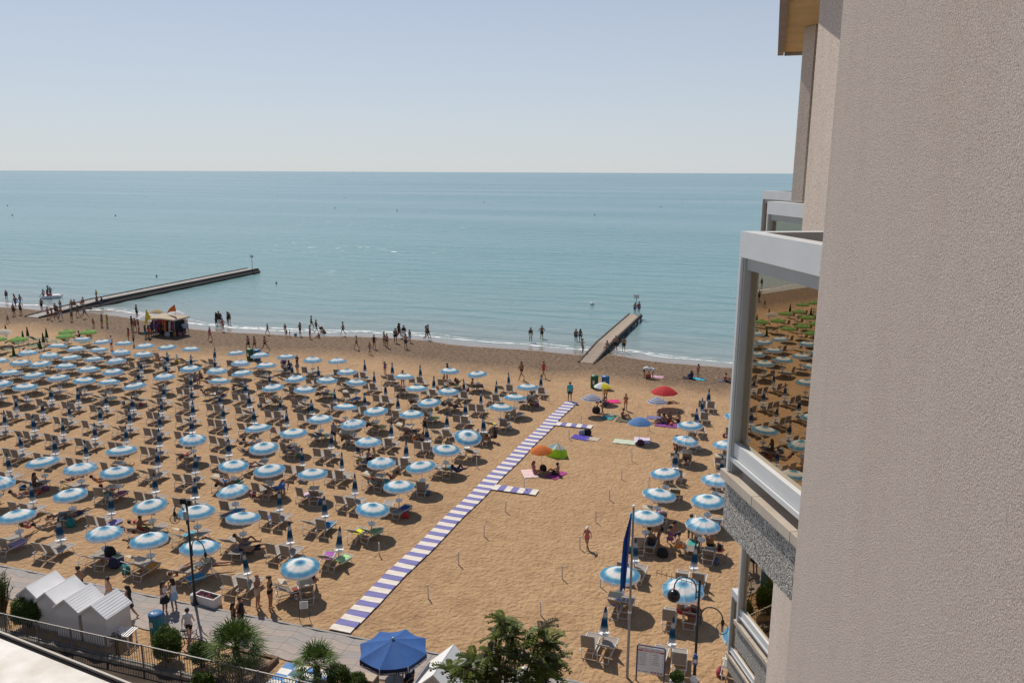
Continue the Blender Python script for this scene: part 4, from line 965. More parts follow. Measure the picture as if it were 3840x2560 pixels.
    PP('B',2312,908,'walk','m',100,1.62,0,'sb','briefs:nav','pale boy in dark trunks left of the ball players')
    PP('B',948,922,'walk','m',80,1.75,1,'sn','shorts:blk','man in black trunks, left of three walkers behind the green bin')
    PP('B',1028,928,'walk','f',80,1.72,1,'un','briefs:brn','middle of three walkers behind the green bin')
    PP('B',1157,932,'stride','m',-80,1.80,1,'sn','briefs:blk','man in black briefs striding, right of three walkers')
    PP('B',1566,1200,'armsup','f',160,1.68,1,'lb','mini:gry bra:blk','woman in a grey skirt with both arms raised to her head')
    PP('B',1400,1170,'stand','m',200,1.7,1,'sb','tee:prp shorts:nav','person in a purple shirt under the third umbrella from the green bin')
    PP('B',1378,1120,'chair','m',30,1.7,1,'sb','tee:wht shorts:nav','person in a white shirt seated behind the far umbrella',z=.33)
    PP('B',1462,1150,'chair','m',90,1.7,2,'sb','tee:nav shorts:nav','person in dark clothes seated beside the folded umbrella',z=.33)
    # ball players
    PP('C',348,698,'hips','f',190,1.66,1,'un','tank:blk briefs:blk','woman in a black top behind the boy in blue trunks')
    PP('C',292,766,'walk','m',160,1.40,1,'sn','briefs:blu','boy in blue trunks walking on the sand')
    PP('C',474,652,'stand','f',150,1.66,1,'un','briefs:lbl bra:lbl','woman in a pale bikini, left of the shoreline pair')
    PP('C',508,682,'stand','f',170,1.66,1,'un','briefs:blk bra:pnk','woman in black bottoms, right of the shoreline pair')
    PP('C',616,622,'stand','m',190,1.78,2,'sb','shorts:blk','man in black shorts facing the camera among the ball players')
    PP('C',655,552,'walk','m',-60,1.78,2,'sb','tee:blk shorts:nav','man in a black shirt wading behind the ball players')
    PP('C',668,548,'walk','f',-60,1.7,2,'lb','onepiece:blk','woman wading beside the black-shirted man')
    PP('C',722,577,'stand','m',200,1.75,2,'sb','tank:blk shorts:wht','man in black vest and white shorts among the ball players')
    PP('C',745,697,'hips','m',0,1.75,1,'sb','shorts:nav','man in dark shorts seen from behind among the ball players')
    PP('C',796,615,'phone','f',170,1.55,1,'sb','mini:lbl','girl in a pale skirt at the right of the ball players')
    PP('C',1004,577,'walk','f',-80,1.72,1,'lb','bra:brn briefs:brn','woman of the couple walking right at the waterline')
    PP('C',1026,572,'walk','m',-80,1.78,2,'sb','shorts:blk','man of the couple walking right at the waterline')
    PP('C',125,712,'hips','m',180,1.0 if False else 1.6,0,'sb','briefs:nav','pale man in dark trunks at the left of the ball players') if False else None
    PP('C',484,1012,'armup','f',180,1.30,2,'sb','onepiece:prp','child in purple with one arm raised behind the umbrellas')
    PP('C',2203,1085,'stride','m',150,1.82,1,'sb','briefs:blk','man striding towards the promenade with a child on his shoulders')
    gx,gy=GS('C',2203,1085); person(gx,gy-.05,1.32,'chair','m',150,1.05,1,'sb','briefs:blk','small child riding on the striding man\'s shoulders')
    # right of centre
    PP('D',110,545,'stand','m',0,1.75,3,'sb','shorts:wht','man in white shorts standing in the shallows, seen from behind',z=-.12,gz=0)
    PP('D',226,515,'hips','m',200,1.8,2,'sb','shorts:blk','man in black shorts standing in the sea left of the short pier',z=-.25,gz=0)
    PP('D',579,540,'stand','m',0,1.7,2,'sb','shorts:nav','left one of two people wading beside the short pier',z=-.3,gz=0)
    PP('D',625,540,'stand','f',0,1.7,2,'lb','briefs:nav','right one of two people wading beside the short pier',z=-.3,gz=0)
    PP('D',645,682,'legup','m',-90,1.75,1,'sb','shorts:tl','man with one leg lifted at the foot of the short pier')
    PP('D',905,622,'chair','m',150,1.72,1,'sb','shorts:gry','man sitting on the edge beam of the short pier',z=.42)
    PP('D',990,652,'hips','m',0,1.8,1,'sl','shorts:blk','man with hands on hips beside the short pier')
    PP('D',1075,662,'stand','m',20,1.75,1,'sb','shorts:blk','man standing in the wash right of the short pier')
    PP('D',1191,272,'stand','f',10,1.68,2,'sb','shorts:nav','person left of the sign post at the pier end',z=.5)
    PP('D',1231,270,'stand','m',-20,1.8,2,'sb','shorts:prp','person right of the sign post at the pier end',z=.5)
    PP('D',244,932,'walk','f',150,1.72,1,'ub','tank:red briefs:red','woman in a red swimsuit walking towards the umbrellas')
    PP('D',1290,930,'bend','m',-90,1.75,0,'sb','tee:wht shorts:nav','person in white and navy bending from the left over an orange bag')
    PP('D',1376,936,'bend','f',90,1.7,0,'lb','tee:wht briefs:gry','person in a white shirt bending from the right over an orange bag')
    PP('D',1845,926,'phone','f',150,1.40,1,'ln','bra:pnk briefs:pnk','slim child standing beside a turquoise towel at the far right')
    PP('D',1772,940,'sit','f',30,1.65,2,'lb','long:nav','dark figure sitting on a black blanket at the far right')
    PP('D',2138,968,'sit','f',-60,1.65,1,'un','bra:brn briefs:brn','woman sitting on a blanket close to the balcony post')
    PP('D',2185,972,'lie','f',80,1.65,1,'sn','briefs:nav','person lying on a blanket close to the balcony post',z=.02)
    PP('E',517,346,'stand','m',182,1.80,1,'sb','tee:trq shorts:blk','man in a turquoise shirt at the sea end of the striped walkway')
    PP('E',884,350,'hips','f',190,1.72,1,'ln','bra:yel briefs:yel','woman standing under the yellow and white umbrella')
    PP('E',855,462,'bend','f',90,1.66,1,'un','bra:nav briefs:nav','woman bending over a dark bag beside the grey striped umbrella')
    PP('E',880,395,'sit','m',-30,1.7,1,'sb','shorts:nav','man sitting on the sand left of the pink towel')
    PP('E',1095,436,'phone','f',180,1.45,1,'un','bra:org briefs:org','girl in orange standing behind the woman on the sand')
    PP('E',1078,520,'sit','f',-90,1.68,1,'ub','onepiece:brn','tanned woman sitting on a towel in front of the orange girl')
    PP('E',925,498,'lie','f',100,1.1,0,'sl','briefs:tl','child lying on a teal towel below the bending woman',z=.03)
    PP('E',1465,572,'longsit','f',110,1.68,1,'lb','bra:nav briefs:nav','woman stretching her legs, left of the seated group')
    PP('E',1545,555,'sit','m',150,1.7,1,'sn','shorts:org','person in the middle of the seated group')
    PP('E',1632,560,'sit','m',120,1.75,1,'sb','shorts:nav','bare-backed man on the right of the seated group')
    PP('E',1440,492,'sit','m',200,1.1,1,'sb','briefs:nav','small child behind the seated group under the grey umbrella')
    PP('E',1545,372,'lie','f',-70,1.7,1,'sn','bra:brn briefs:brn','person lying on a lounger under the red umbrella',z=.33)
    PP('E',165,1090,'longsit','f',-100,1.66,1,'lr','bra:pnk briefs:pnk','red-haired woman sitting on a pink towel under the orange umbrella')
    PP('E',362,1105,'longsit','m',90,1.75,1,'sb','shorts:blk','man sitting opposite the red-haired woman on a purple towel')
    PP('E',1620,845,'sit','f',200,1.66,2,'un','bra:org briefs:org','person crouching in the shade under the second near-right umbrella')
    PP('E',120,385,'recline','f',-20,1.65,1,'ub','onepiece:blk','dark-haired woman on a sunbed left of the walkway end',z=.33)
    # right foreground
    PP('Q',165,897,'walk','f',175,1.28,1,'cwht','bra:pnk briefs:pnk','girl in a pink bikini and white cap standing on the open sand')
    PP('Q',1042,850,'bend','m',110,1.8,1,'sb','briefs:blk','man in black trunks bending under the third-row right umbrella')
    PP('Q',1185,800,'chair','f',10,1.66,1,'ub','bra:prp briefs:prp','woman with hair tied up seated, her back to the camera',z=.33)
    PP('Q',1225,745,'chair','m',-20,1.7,1,'sb','shorts:nav','man seated behind the woman with tied-up hair',z=.33)
    PP('Q',1275,885,'chair','m',-80,1.7,0,'sb','shorts:org','dark-haired boy sitting sideways on a sunbed',z=.33)
    PP('Q',1430,835,'stand','m',20,1.72,1,'sn','shorts:grn','man in dark green shorts under the right umbrella')
    PP('Q',1525,790,'chair','f',180,1.66,1,'lb','tee:wht','woman in white seated under the right umbrella',z=.33)
    PP('Q',1672,865,'sit','m',10,1.78,1,'sb','shorts:blk','broad-backed man sitting by the pebble-dash slab')
    PP('Q',1795,940,'recline','f',0,1.66,1,'lb','onepiece:pnk','person in pink reclining beside the broad-backed man',z=.35)
    PP('L',1325,640,'chair','m',-60,1.75,1,'sg','shorts:red','grey-haired man sitting on the edge of a sunbed, near right',z=.33)
    PP('L',1470,545,'prone','m',10,1.75,1,'sn','shorts:neo','man in lime shorts lying face down on a red towel',z=.36)
    # left field, near rows
    PP('U',440,335,'chair','f',-80,1.68,2,'lb','onepiece:brn','dark-haired woman sitting on a sunbed edge, left field',z=.33)
    PP('U',488,445,'crouch','m',100,1.2,2,'sb','briefs:red','child crouching beside the dark-haired woman')
    PP('U',250,500,'recline','m',-35,1.75,1,'sb','shorts:gry','man reading on a sunbed in the sun, left edge',z=.33)
    PP('U',540,900,'recline','f',-20,1.66,1,'ub','bra:tl briefs:tl','woman with bent knees on a pink towel, left field',z=.33)
    PP('U',350,870,'recline','f',10,1.66,1,'ln','bra:pnk briefs:pnk','woman lying under the leftmost near umbrella',z=.33)
    PP('U',900,270,'lie','f',-10,1.66,1,'sb','onepiece:blk','person with raised arms on a sunbed under the fifth-row umbrella',z=.33)
    PP('U',1250,300,'recline','f',-30,1.66,1,'sb','bra:org briefs:org','person in orange lying under the fifth-row umbrella',z=.33)
    PP('U',1370,410,'recline','m',-20,1.72,1,'sb','shorts:red','person lying in front of the purple towel, left field',z=.33)
    PP('U',1770,820,'lie','f',-78,1.68,1,'lb','bra:red briefs:red','woman in a red bikini lying flat, knee raised',z=.34)
    PP('U',1700,920,'lie','f',-75,1.66,1,'ub','bra:blk briefs:blk','woman in a black bikini lying beside the red bikini woman',z=.34)
    PP('M',2290,120,'prone','m',-8,1.72,1,'sn','briefs:gry','man lying face down on a pink mat near the lamp post',z=.34)
    PP('V',600,230,'chair','f',-80,1.68,1,'lb','mini:tl','woman in a teal skirt sitting up on a blue towel',z=.33)
    PP('V',960,100,'recline','f',-70,1.66,1,'ub','bra:red briefs:red','woman reclining with bent knees, middle of the left field',z=.33)
    PP('V',1385,500,'bend','m',10,1.78,1,'0','shorts:blu','bald man stooping over a sunbed, middle of the left field')
    PP('V',500,1345,'prone','m',-62,1.75,1,'sn','briefs:blk','man in black trunks face down on an orange towel',z=.34)
    PP('V',890,1070,'recline','m',-55,1.72,1,'sb','shorts:gry','man under a sun hood, left of two on blue towels',z=.33)
    PP('V',1030,1140,'lie','m',-58,1.75,1,'sb','shorts:blk','man in black shorts lying flat on a bright blue towel',z=.34)
    PP('W',340,265,'chair','m',60,1.7,1,'hwht','shorts:red','person in red shorts and white hat sitting on a sunbed edge',z=.33)
    PP('W',580,250,'recline','m',70,1.75,1,'sb','briefs:nav','man stretched out with feet towards the left, middle field',z=.33)
    PP('W',1395,165,'recline','m',-25,1.72,2,'sb','long:nav','person in dark clothes on a blue towel nearest the walkway',z=.33)
    PP('Y',2030,945,'stand','m',170,1.72,1,'0','tee:gry shorts:blk','bald man in a grey shirt standing by the green hood')
    PP('Y',2200,955,'stand','f',10,1.68,1,'lb','long:lbl','woman in a long pale dress seen from behind')
    PP('Y',1185,380,'stand','f',0,1.66,1,'un','bra:wht briefs:wht','person standing half hidden under an umbrella, back of left field')
    PP('Y',350,150,'crouch','m',60,1.7,2,'sb','shorts:brn','tanned man crouching at the back of the left field')
    PP('Y',275,160,'chair','m',0,1.7,2,'sb','tee:gry shorts:nav','man in a grey shirt sitting beside the crouching man',z=.33)
    PP('Y',420,345,'recline','f',-70,1.66,1,'sb','bra:blk briefs:blk','woman with bent knees sunbathing, back of left field',z=.33)
    PP('Y',1500,420,'chair','m',10,1.7,1,'sn','shorts:red','man sitting upright behind the red-edged sunbed',z=.33)
    PP('Y',860,960,'recline','f',60,1.66,2,'lb','bra:nav briefs:nav','woman with a raised knee between two near umbrellas',z=.33)
    PP('Y',1440,1020,'recline','m',-40,1.72,1,'sb','shorts:prp','man with raised legs behind a near umbrella',z=.33)
    PP('Z',840,925,'crouch','m',-60,1.35,1,'sb','shorts:org','boy in orange shorts kneeling in the sand')
    PP('Z',960,910,'sit','m',60,1.35,1,'sb','shorts:nav','boy sitting in the sand opposite the orange-shorts boy')
    PP('Z',990,840,'stand','f',180,1.45,1,'sn','onepiece:blk','thin child standing behind the two playing boys')
    PP('Z',665,270,'recline','f',20,1.66,1,'ug','mini:red','woman in red with grey hair sitting on a sunbed',z=.33)
    PP('Z',710,245,'stand','m',180,1.7,2,'sb','shorts:gry','person standing under the umbrella behind the woman in red')
    PP('Z',1225,170,'chair','f',-90,1.66,1,'un','mini:red','person on a red towel under the far middle umbrella',z=.33)
    PP('Z',1270,150,'stand','m',100,1.7,3,'sb','long:blk','dark standing figure under the far middle umbrella')
    PP('Z',1395,190,'recline','m',0,1.7,2,'sb','shorts:nav','person in a chair with a sun hood, back of the field',z=.33)
    PP('Z',1360,500,'recline','m',-70,1.7,2,'sb','shorts:nav','man with crossed legs on a sunbed, middle of the field',z=.33)
    PP('Z',1640,905,'chair','f',-90,1.7,1,'hbei','tank:gry briefs:blk','woman with a straw hat at the trio near the walkway',z=.33)
    PP('Z',1780,905,'recline','m',10,1.7,2,'sb','shorts:tl','person in a teal-covered chair near the walkway',z=.36)
    PP('Z',1870,880,'chair','m',90,1.7,2,'sb','tee:blk shorts:blk','dark figure opposite the straw hat near the walkway',z=.33)
    PP('Z',340,1060,'bend','m',100,1.78,1,'sb','shorts:blk','man bending under an umbrella, his dark shorts to the front')
    PP('Z',145,1075,'chair','f',0,1.66,1,'ub','onepiece:nav','woman seated on a sunbed left of the bending man',z=.33)
    PP('Z',2330,430,'chair','m',0,1.7,1,'sb','shorts:nav','man sitting with his back to us near the walkway end',z=.33)
    PP('Z',2190,440,'recline','f',20,1.66,1,'sb','bra:nav briefs:nav','woman lying under the far umbrella near the walkway end',z=.33)
    # promenade and near sand
    PP('M',1030,490,'stand','m',100,1.72,1,'sb','shorts:nav','man behind the second white cabin, only head and shoulder showing')
    PP('M',1400,640,'stand','m',160,1.75,0,'sb','shorts:str_','shirtless man in striped shorts behind the white cabins')
    PP('M',1645,735,'walk','f',100,1.66,1,'lb','tank:blk mini:blk','long-haired woman in a black dress right of the white cabins')
    PP('M',2085,668,'phone','f',-90,1.62,1,'lb','tank:wht mini:blk','woman in white top and black skirt on the promenade')
    PP('M',2200,625,'phone','f',80,1.62,1,'lb','tank:wht mini:lbl','woman in a pale striped skirt facing the black-skirted woman')
    PP('N',205,1010,'walk','f',30,1.55,0,'sb','tee:wht shorts:blk','girl in a white T-shirt and black shorts seen from behind')
    PP('N',772,905,'stand','f',-60,1.45,1,'lb','tank:brn shorts:blk','curly-haired woman behind the large fan palm')
    PP('N',862,890,'stand','f',-90,1.70,1,'un','tank:blk shorts:blk','woman in black with sunglasses behind the large fan palm')
    PP('N',1070,588,'phone','m',-85,1.68,1,'0','shorts:bei','bald man in beige shorts looking at his phone')
    PP('N',1230,608,'phone','f',-80,1.68,1,'tn','bra:blk briefs:blk','woman in a black bikini with a ponytail beside the bald man')
    PP('N',1760,285,'recline','m',35,1.72,1,'sb','shorts:nav','man reading on a white sunbed beside the sign',z=.34)
    PP('O',640,1245,'chair','m',180,1.75,1,'sb','tee:nav shorts:blk','man in a dark shirt seated under the big blue parasol',z=.45)
people()
print('people',len([o for o in col.objects if o.get('category')=='person']))
# ================================================================ CABINS, FENCE, PROMENADE FURNITURE
M_cabw=mat('cabin_white',(.66,.61,.55),.7,.05,1.5,bump=.1,bscale=30)
M_cabr=mat('cabin_roof',(.80,.79,.78),.5,.05,2)
M_cabr2=mat('tent_white',(.80,.79,.77),.7,.03,3,transl=.1)
def cabin(xc,y0,y1,w,ridge,eave,label,ribs=0,roofM=None,name='beach_cabin'):
    t=thing(name,label,'cabin',(xc,(y0+y1)/2,0),group='white cabins along the promenade'); d=(y1-y0); hw=w/2; rM=roofM or M_cabr
    m_=MB(); wz=eave+.04; pk=ridge-.05; ww=hw-.10
    prof=[(-ww,0),(ww,0),(ww,wz),(0,pk),(-ww,wz)]
    vs=[(x,-d/2+.06,z) for x,z in prof]+[(x,d/2-.06,z) for x,z in prof]
    m_.add(vs,[(0,1,2,3,4),(9,8,7,6,5)]+[(i,5+i,5+(i+1)%5,(i+1)%5) for i in range(5)]); m_.build('wall',M_cabw,t)
    for s in (-1,1):
        r=MB(); a=Vector((0,0,ridge)); b=Vector((s*hw,0,eave)); n_=(Vector((s*(ridge-eave),0,hw))).normalized()*.03
        y_0,y_1=-d/2,d/2
        r.add([a+Vector((0,y_0,0)),b+Vector((0,y_0,0)),b+Vector((0,y_1,0)),a+Vector((0,y_1,0)),a+n_+Vector((0,y_0,0)),b+n_+Vector((0,y_0,0)),b+n_+Vector((0,y_1,0)),a+n_+Vector((0,y_1,0))],
              [(0,3,2,1),(4,5,6,7),(0,1,5,4),(1,2,6,5),(2,3,7,6),(3,0,4,7)])
        ro_=r.build('roof_panel',rM,t)
        if ribs:
            for k in range(ribs):
                q=(k+.5)/ribs; p=a.lerp(b,q)+n_*1.15; MB().tube([p+Vector((0,y_0,0)),p+Vector((0,y_1,0))],.010,4).build('rib',rM,ro_)
    for s in (-1,1):
        for yy in (-d/2-.012,d/2+.012):
            e=MB(); a=Vector((0,yy,ridge-.03)); b=Vector((s*(hw-.01),yy,eave-.03)); e.add([a+Vector((0,-.01,.03)),b+Vector((0,-.01,.03)),b+Vector((0,-.01,-.05)),a+Vector((0,-.01,-.05)),a+Vector((0,.01,.03)),b+Vector((0,.01,.03)),b+Vector((0,.01,-.05)),a+Vector((0,.01,-.05))],[(0,1,2,3),(7,6,5,4),(0,4,5,1),(1,5,6,2),(2,6,7,3),(3,7,4,0)]); e.build('barge_board',M_cabw,t)
    dr_=MB().box((0,d/2-.045,.66),(.56,.03,1.30)).build('door',M_cabr,t); MB().box((.2,d/2-.02,.66),(.03,.03,.10)).build('handle',M_pole,dr_)
    MB().box((0,0,.04),(2*ww+.03,d-.09,.08)).build('plinth',M_kerb,t)
    MB().tube([(0,-d/2-.005,ridge+.02),(0,d/2+.005,ridge+.02)],.025,6).build('ridge_cap',rM,t)
    return t
cabin(-30.25,23.8,25.4,1.32,1.90,1.40,'white beach cabin, leftmost of the row of four, with a green hose')
cabin(-29.08,23.72,25.35,1.36,1.90,1.38,'white beach cabin, second from left, with smooth roof')
cabin(-27.80,23.53,25.0,1.46,1.90,1.38,'white beach cabin, third from left, with ribbed roof',7)
cabin(-26.32,23.52,24.98,1.52,1.90,1.38,'white beach cabin, rightmost of the row of four, with ribbed roof',7)
cabin(-10.45,23.3,25.3,2.0,2.2,1.25,'tall white pitched-roof cabin beside the big blue parasol',0,M_cabr2)
cabin(-7.5,23.0,25.0,2.2,2.1,1.2,'white pitched-roof cabin half hidden behind the leafy tree',0,M_cabr2)
M_hose=mat('green_hose',(.02,.14,.07),.5)
tg=thing('garden_hose','green hose hanging on the leftmost cabin wall','hose',(-30.2,23.80,.95))
hp=[(.10*math.sin(a),0,.20*math.cos(a)-.0) for a in [i*.5 for i in range(13)]]
MB().tube(hp,.014,6).tube([(x*.7,-.02,z*.85) for x,_,z in hp],.014,6).build('hose_coil',M_hose,tg)
# ---- fence
M_fence=mat('railing_steel',(.20,.19,.18),.5,.1,5,metal=.3); M_stone=mat('rough_stone',(.17,.145,.12),.95,.35,3,bump=.8,bscale=9)
fw_=MB(); sr=random.Random(4)
wall=thing('stone_footing_wall','low rough stone footing wall under the railing','wall',(0,0,0))
x=-33.0; stm=[MB().box((0,0,0),(.46+.05*k,.30,.20),rot=Matrix.Rotation(.03*k-.05,3,'Z')).mesh('stone',M_stone) for k in range(4)]
while x<-12: 
    o=obj('stone',stm[sr.randrange(4)],wall,(x,22.9+sr.uniform(-.02,.02),.10+sr.uniform(-.015,.03))); x+=.50
fence=thing('railing_fence','grey steel railing fence with vertical bars behind the cabins and palms','fence',(0,0,0))
bm_=MB().box((0,0,.62),(.016,.016,.82)).mesh('bar',M_fence); x=-32.6
while x<-12.2: obj('bar',bm_,fence,(x,22.9,0)); x+=.125
for x in [-32.5+1.85*k for k in range(11)]: MB().box((x+.06,22.9,.62),(.05,.05,1.0)).build('post',M_fence,fence)
MB().box((-22.4,22.9,1.07),(20.6,.045,.045)).build('top_rail',M_fence,fence); MB().box((-22.4,22.9,.24),(20.6,.03,.03)).build('bottom_rail',M_fence,fence)
# ---- bins
M_bblue=mat('bin_blue',(.03,.13,.30),.5,.1,4); M_bteal=mat('bin_teal',(.02,.20,.26),.5,.1,4); M_bgrn=mat('bin_green',(.02,.13,.06),.5,.1,4); M_paper=mat('paper_label',(.70,.62,.62),.7)
def bin_(x,y,h,r,lid,bodyM,label):
    t=thing('waste_bin',label,'bin',(x,y,0)); b=MB().lathe([(r*.85,0),(r*.92,.04),(r*.95,h*.5),(r*.97,h*.82)],18,closed_bottom=True)
    b.build('body',bodyM,t,smooth=True)
    for k in range(12):
        a=2*math.pi*k/12; MB().box((r*.97*math.cos(a),r*.97*math.sin(a),h*.42),(.03,.03,h*.7),rot=Matrix.Rotation(a,3,'Z')).build('slat',bodyM,t)
    MB().lathe([(r*1.05,h*.82),(r*1.08,h*.9),(r*.9,h*.97),(0.01,h)],18).build('lid',lid,t,smooth=True)
    MB().box((-r*.2,-r*.3,h*.985),(r*.6,r*.5,.006)).build('label',M_paper,t); 
    MB().box((0,-r*1.04,h*.5),(r*.5,.012,h*.28)).build('notice',M_paper,t)
bx,by=GS('M',1905,905); bin_(bx+.2,by+.15,.95,.30,M_bblue,M_bteal,'blue lidded bin on the promenade between cabins and round bush')
bx,by=GS('B',970,1036); bin_(bx,by,1.25,.36,M_bgrn,M_bgrn,'dark green bin at the back of the left umbrella field')
bx,by=GS('B',1062,1046); bin_(bx,by,1.25,.36,M_bblue,M_bblue,'blue bin beside the dark green one, back of the left field')
bx,by=GS('E',770,205); bin_(bx,by,1.28,.36,M_bgrn,M_bgrn,'dark green bin behind the yellow and white umbrella')
bx,by=GS('E',885,212); bin_(bx,by,1.28,.36,M_bblue,M_bblue,'blue bin right behind the yellow and white umbrella')
# ---- planter, signs
M_plan=mat('planter_white',(.66,.64,.62),.7,.06,4); M_flow=mat('magenta_flower',(.35,.05,.14),.7); M_leafd=mat('planter_leaf',(.05,.09,.03),.7)
px_,py_=GS('N',390,560); pt=thing('flower_planter','white rectangular planter of dark pink flowers at the lamp post','planter',(px_+.1,py_+.12,0),R(-6))
p_=MB(); w0,d0,h0=1.25,.46,.48
for (c,dm) in (((0,-d0/2,h0/2),(w0,.05,h0)),((0,d0/2,h0/2),(w0,.05,h0)),((-w0/2+.025,0,h0/2),(.05,d0-.05,h0-.003)),((w0/2-.025,0,h0/2),(.05,d0-.05,h0-.003)),((0,0,.17),(w0-.1,d0-.05,.3))): p_.box(c,dm)
p_.build('trough',M_plan,pt); MB().box((0,0,.34),(w0-.11,d0-.06,.06)).build('soil',M_soil,pt)
fq=random.Random(9); fl=MB(); lf=MB()
for k in range(70):
    c=Vector((fq.uniform(-.52,.52),fq.uniform(-.16,.16),fq.uniform(.38,.48))); r_=fq.uniform(.02,.045)
    add_cap(fl if k%3 else lf,c,r_,c+Vector((0,0,.01)),r_,5)
fl.build('flowers',M_flow,pt); lf.build('leaves',M_leafd,pt)
tag(MB().lathe([(.16,0),(.19,.05),(.19,.36),(.12,.42),(.02,.44)],16,closed_bottom=True).build('round_pot',M_plan,None,(GS('N',250,530)[0],GS('N',250,530)[1]+.1,0),smooth=True),'small white round drum beside the lamp post planter','drum')
M_blkst=mat('dark_steel',(.035,.04,.05),.45,metal=.5); M_print=mat('notice_print',(.25,.25,.25),.8)
sx_,sy_=GS('N',1655,745); sg=thing('sand_notice','small white notice board on two thin legs at the sand edge','sign',(sx_,sy_,0),R(28))
for s in (-1,1): MB().tube([(s*.22,0,0),(s*.22,0,.98)],.014,6).build('leg',M_blkst,sg)
MB().tube([(-.22,0,.98),(.22,0,.98)],.014,6).build('crossbar',M_blkst,sg)
pn=MB().box((0,-.012,.74),(.38,.018,.36)).build('panel',M_whpl,sg)
for k in range(6): MB().box((0,-.0235,.88-.055*k),(.30-.04*(k%3),.004,.016)).build('text_line',M_print,pn)
# ---- lamp posts
M_bball=mat('black_globe',(.01,.01,.012),.25)
def clear_glass():
    M=bpy.data.materials.new('clear_globe'); M.use_nodes=True; n=M.node_tree; L=n.links; n.nodes.remove(n.nodes['Principled BSDF'])
    g=n.nodes.new('ShaderNodeBsdfGlossy'); g.inputs['Roughness'].default_value=.05; t=n.nodes.new('ShaderNodeBsdfTransparent'); t.inputs['Color'].default_value=(.93,.92,.90,1)
    lw=n.nodes.new('ShaderNodeLayerWeight'); lw.inputs['Blend'].default_value=.12; mx=n.nodes.new('ShaderNodeMixShader'); L.new(lw.outputs['Fresnel'],mx.inputs[0]); L.new(t.outputs[0],mx.inputs[1]); L.new(g.outputs[0],mx.inputs[2]); L.new(mx.outputs[0],n.nodes['Material Output'].inputs[0]); return M
M_cg=clear_glass()
def lamp(x,y,h,arms,label,extra=0):
    t=thing('street_lamp',label,'lamp',(x,y,0)); MB().tube([(0,0,0),(0,0,h*.25),(0,0,h)],[.075,.055,.045],10).build('post',M_blkst,t)
    MB().lathe([(.17,0),(.17,.10),(.10,.16),(.08,.3)],14,closed_bottom=True).build('base',M_whpl if extra==2 else M_blkst,t)
    for (dx,dy,zb,rise,reach,ball) in arms:
        d=Vector((dx,dy,0)).normalized(); a=MB(); pts=[]
        p0=Vector((0,0,zb))+d*.12
        pts=[p0-Vector((0,0,.4)),p0]
        for k in range(1,10):
            q=math.pi*k/9; pts.append(p0+d*(reach/2*(1-math.cos(q)))+Vector((0,0,rise*math.sin(q))))
        pts.append(pts[-1]-Vector((0,0,.12)))
        a.tube(pts,.026,8)
        for zz in (-.32,-.08): a.tube([Vector((0,0,zb+zz)),p0+Vector((0,0,zz))],.02,6)
        ao=a.build('arm',M_blkst,t); e=pts[-1]
        if ball=='black': MB().lathe([(.26*math.cos(u),.26*math.sin(u)) for u in [-math.pi/2+math.pi*i/10 for i in range(11)]],18,c=tuple(e-Vector((0,0,.24)))).build('globe',M_bball,ao,smooth=True)
        else:
            MB().lathe([(.06,.12),(.075,.0),(.05,-.08)],12,c=tuple(e)).build('lamp_cap',M_blkst,ao)
            MB().lathe([(.23*math.cos(u),.23*math.sin(u)) for u in [-math.pi/2+math.pi*i/10 for i in range(10)]],18,c=tuple(e-Vector((0,0,.22)))).build('globe',M_cg,ao,smooth=True)
            MB().tube([e-Vector((0,0,.10)),e-Vector((0,0,.34))],.05,8).build('bulb',M_alu,ao)
    if extra==1:
        for k,(dx,rz) in enumerate(((-.16,.3),(.16,-.7))):
            MB().box((dx,-.02,h+.10),(.26,.12,.24),rot=Matrix.Rotation(rz,3,'Z')).build('floodlight',M_bball,t)
        MB().box((-.03,-.09,h-.55),(.16,.12,.42)).build('control_box',M_alu,t)
        MB().tube([(-.22,0,h+.02),(.22,0,h+.02)],.02,6).build('bracket',M_blkst,t)
    return t
lx,ly=GS('N',278,560); lamp(lx,ly,5.1,[(-1,.25,4.45,.42,.85,'clear'),(1,-.25,2.95,.5,.95,'clear')],'dark street lamp with two clear globes beside the white flower planter',1)
rx_,ry_=GS('L',1478,1385)
lamp(rx_,ry_,4.45,[(-1,-.1,4.0,.5,.85,'black'),(1,-.15,2.95,.45,.85,'clear')],'street lamp with one black and one clear globe near the information board',2)
t=thing('tv_antenna','thin comb-like TV antenna fixed to the right street lamp','antenna',(rx_,ry_,4.22)); M_ant=mat('antenna_metal',(.20,.14,.08),.5,metal=.4)
MB().tube([(0.06,0,0),(-1.75,.35,.06)],.014,6).build('boom',M_ant,t)
for k in range(9):
    q=k/8.0; MB().tube([(-.12-1.6*q,.03+.32*q,-.12),(-.12-1.6*q,.03+.32*q,.20)],.008,5).build('element',M_ant,t)
t=thing('dispenser_box','small blue dispenser box strapped to the right street lamp','dispenser',(rx_,ry_-.10,.75)); MB().box((0,0,.25),(.20,.12,.34)).build('box',M_bblue,t); MB().box((0,-.063,.24),(.13,.006,.16)).build('label',M_paper,t)
MB().lathe([(.07*math.cos(u),.07*math.sin(u)) for u in [-1.57+3.14*i/6 for i in range(7)]],10,c=(0,0,.48)).build('knob',M_bblue,t,smooth=True)
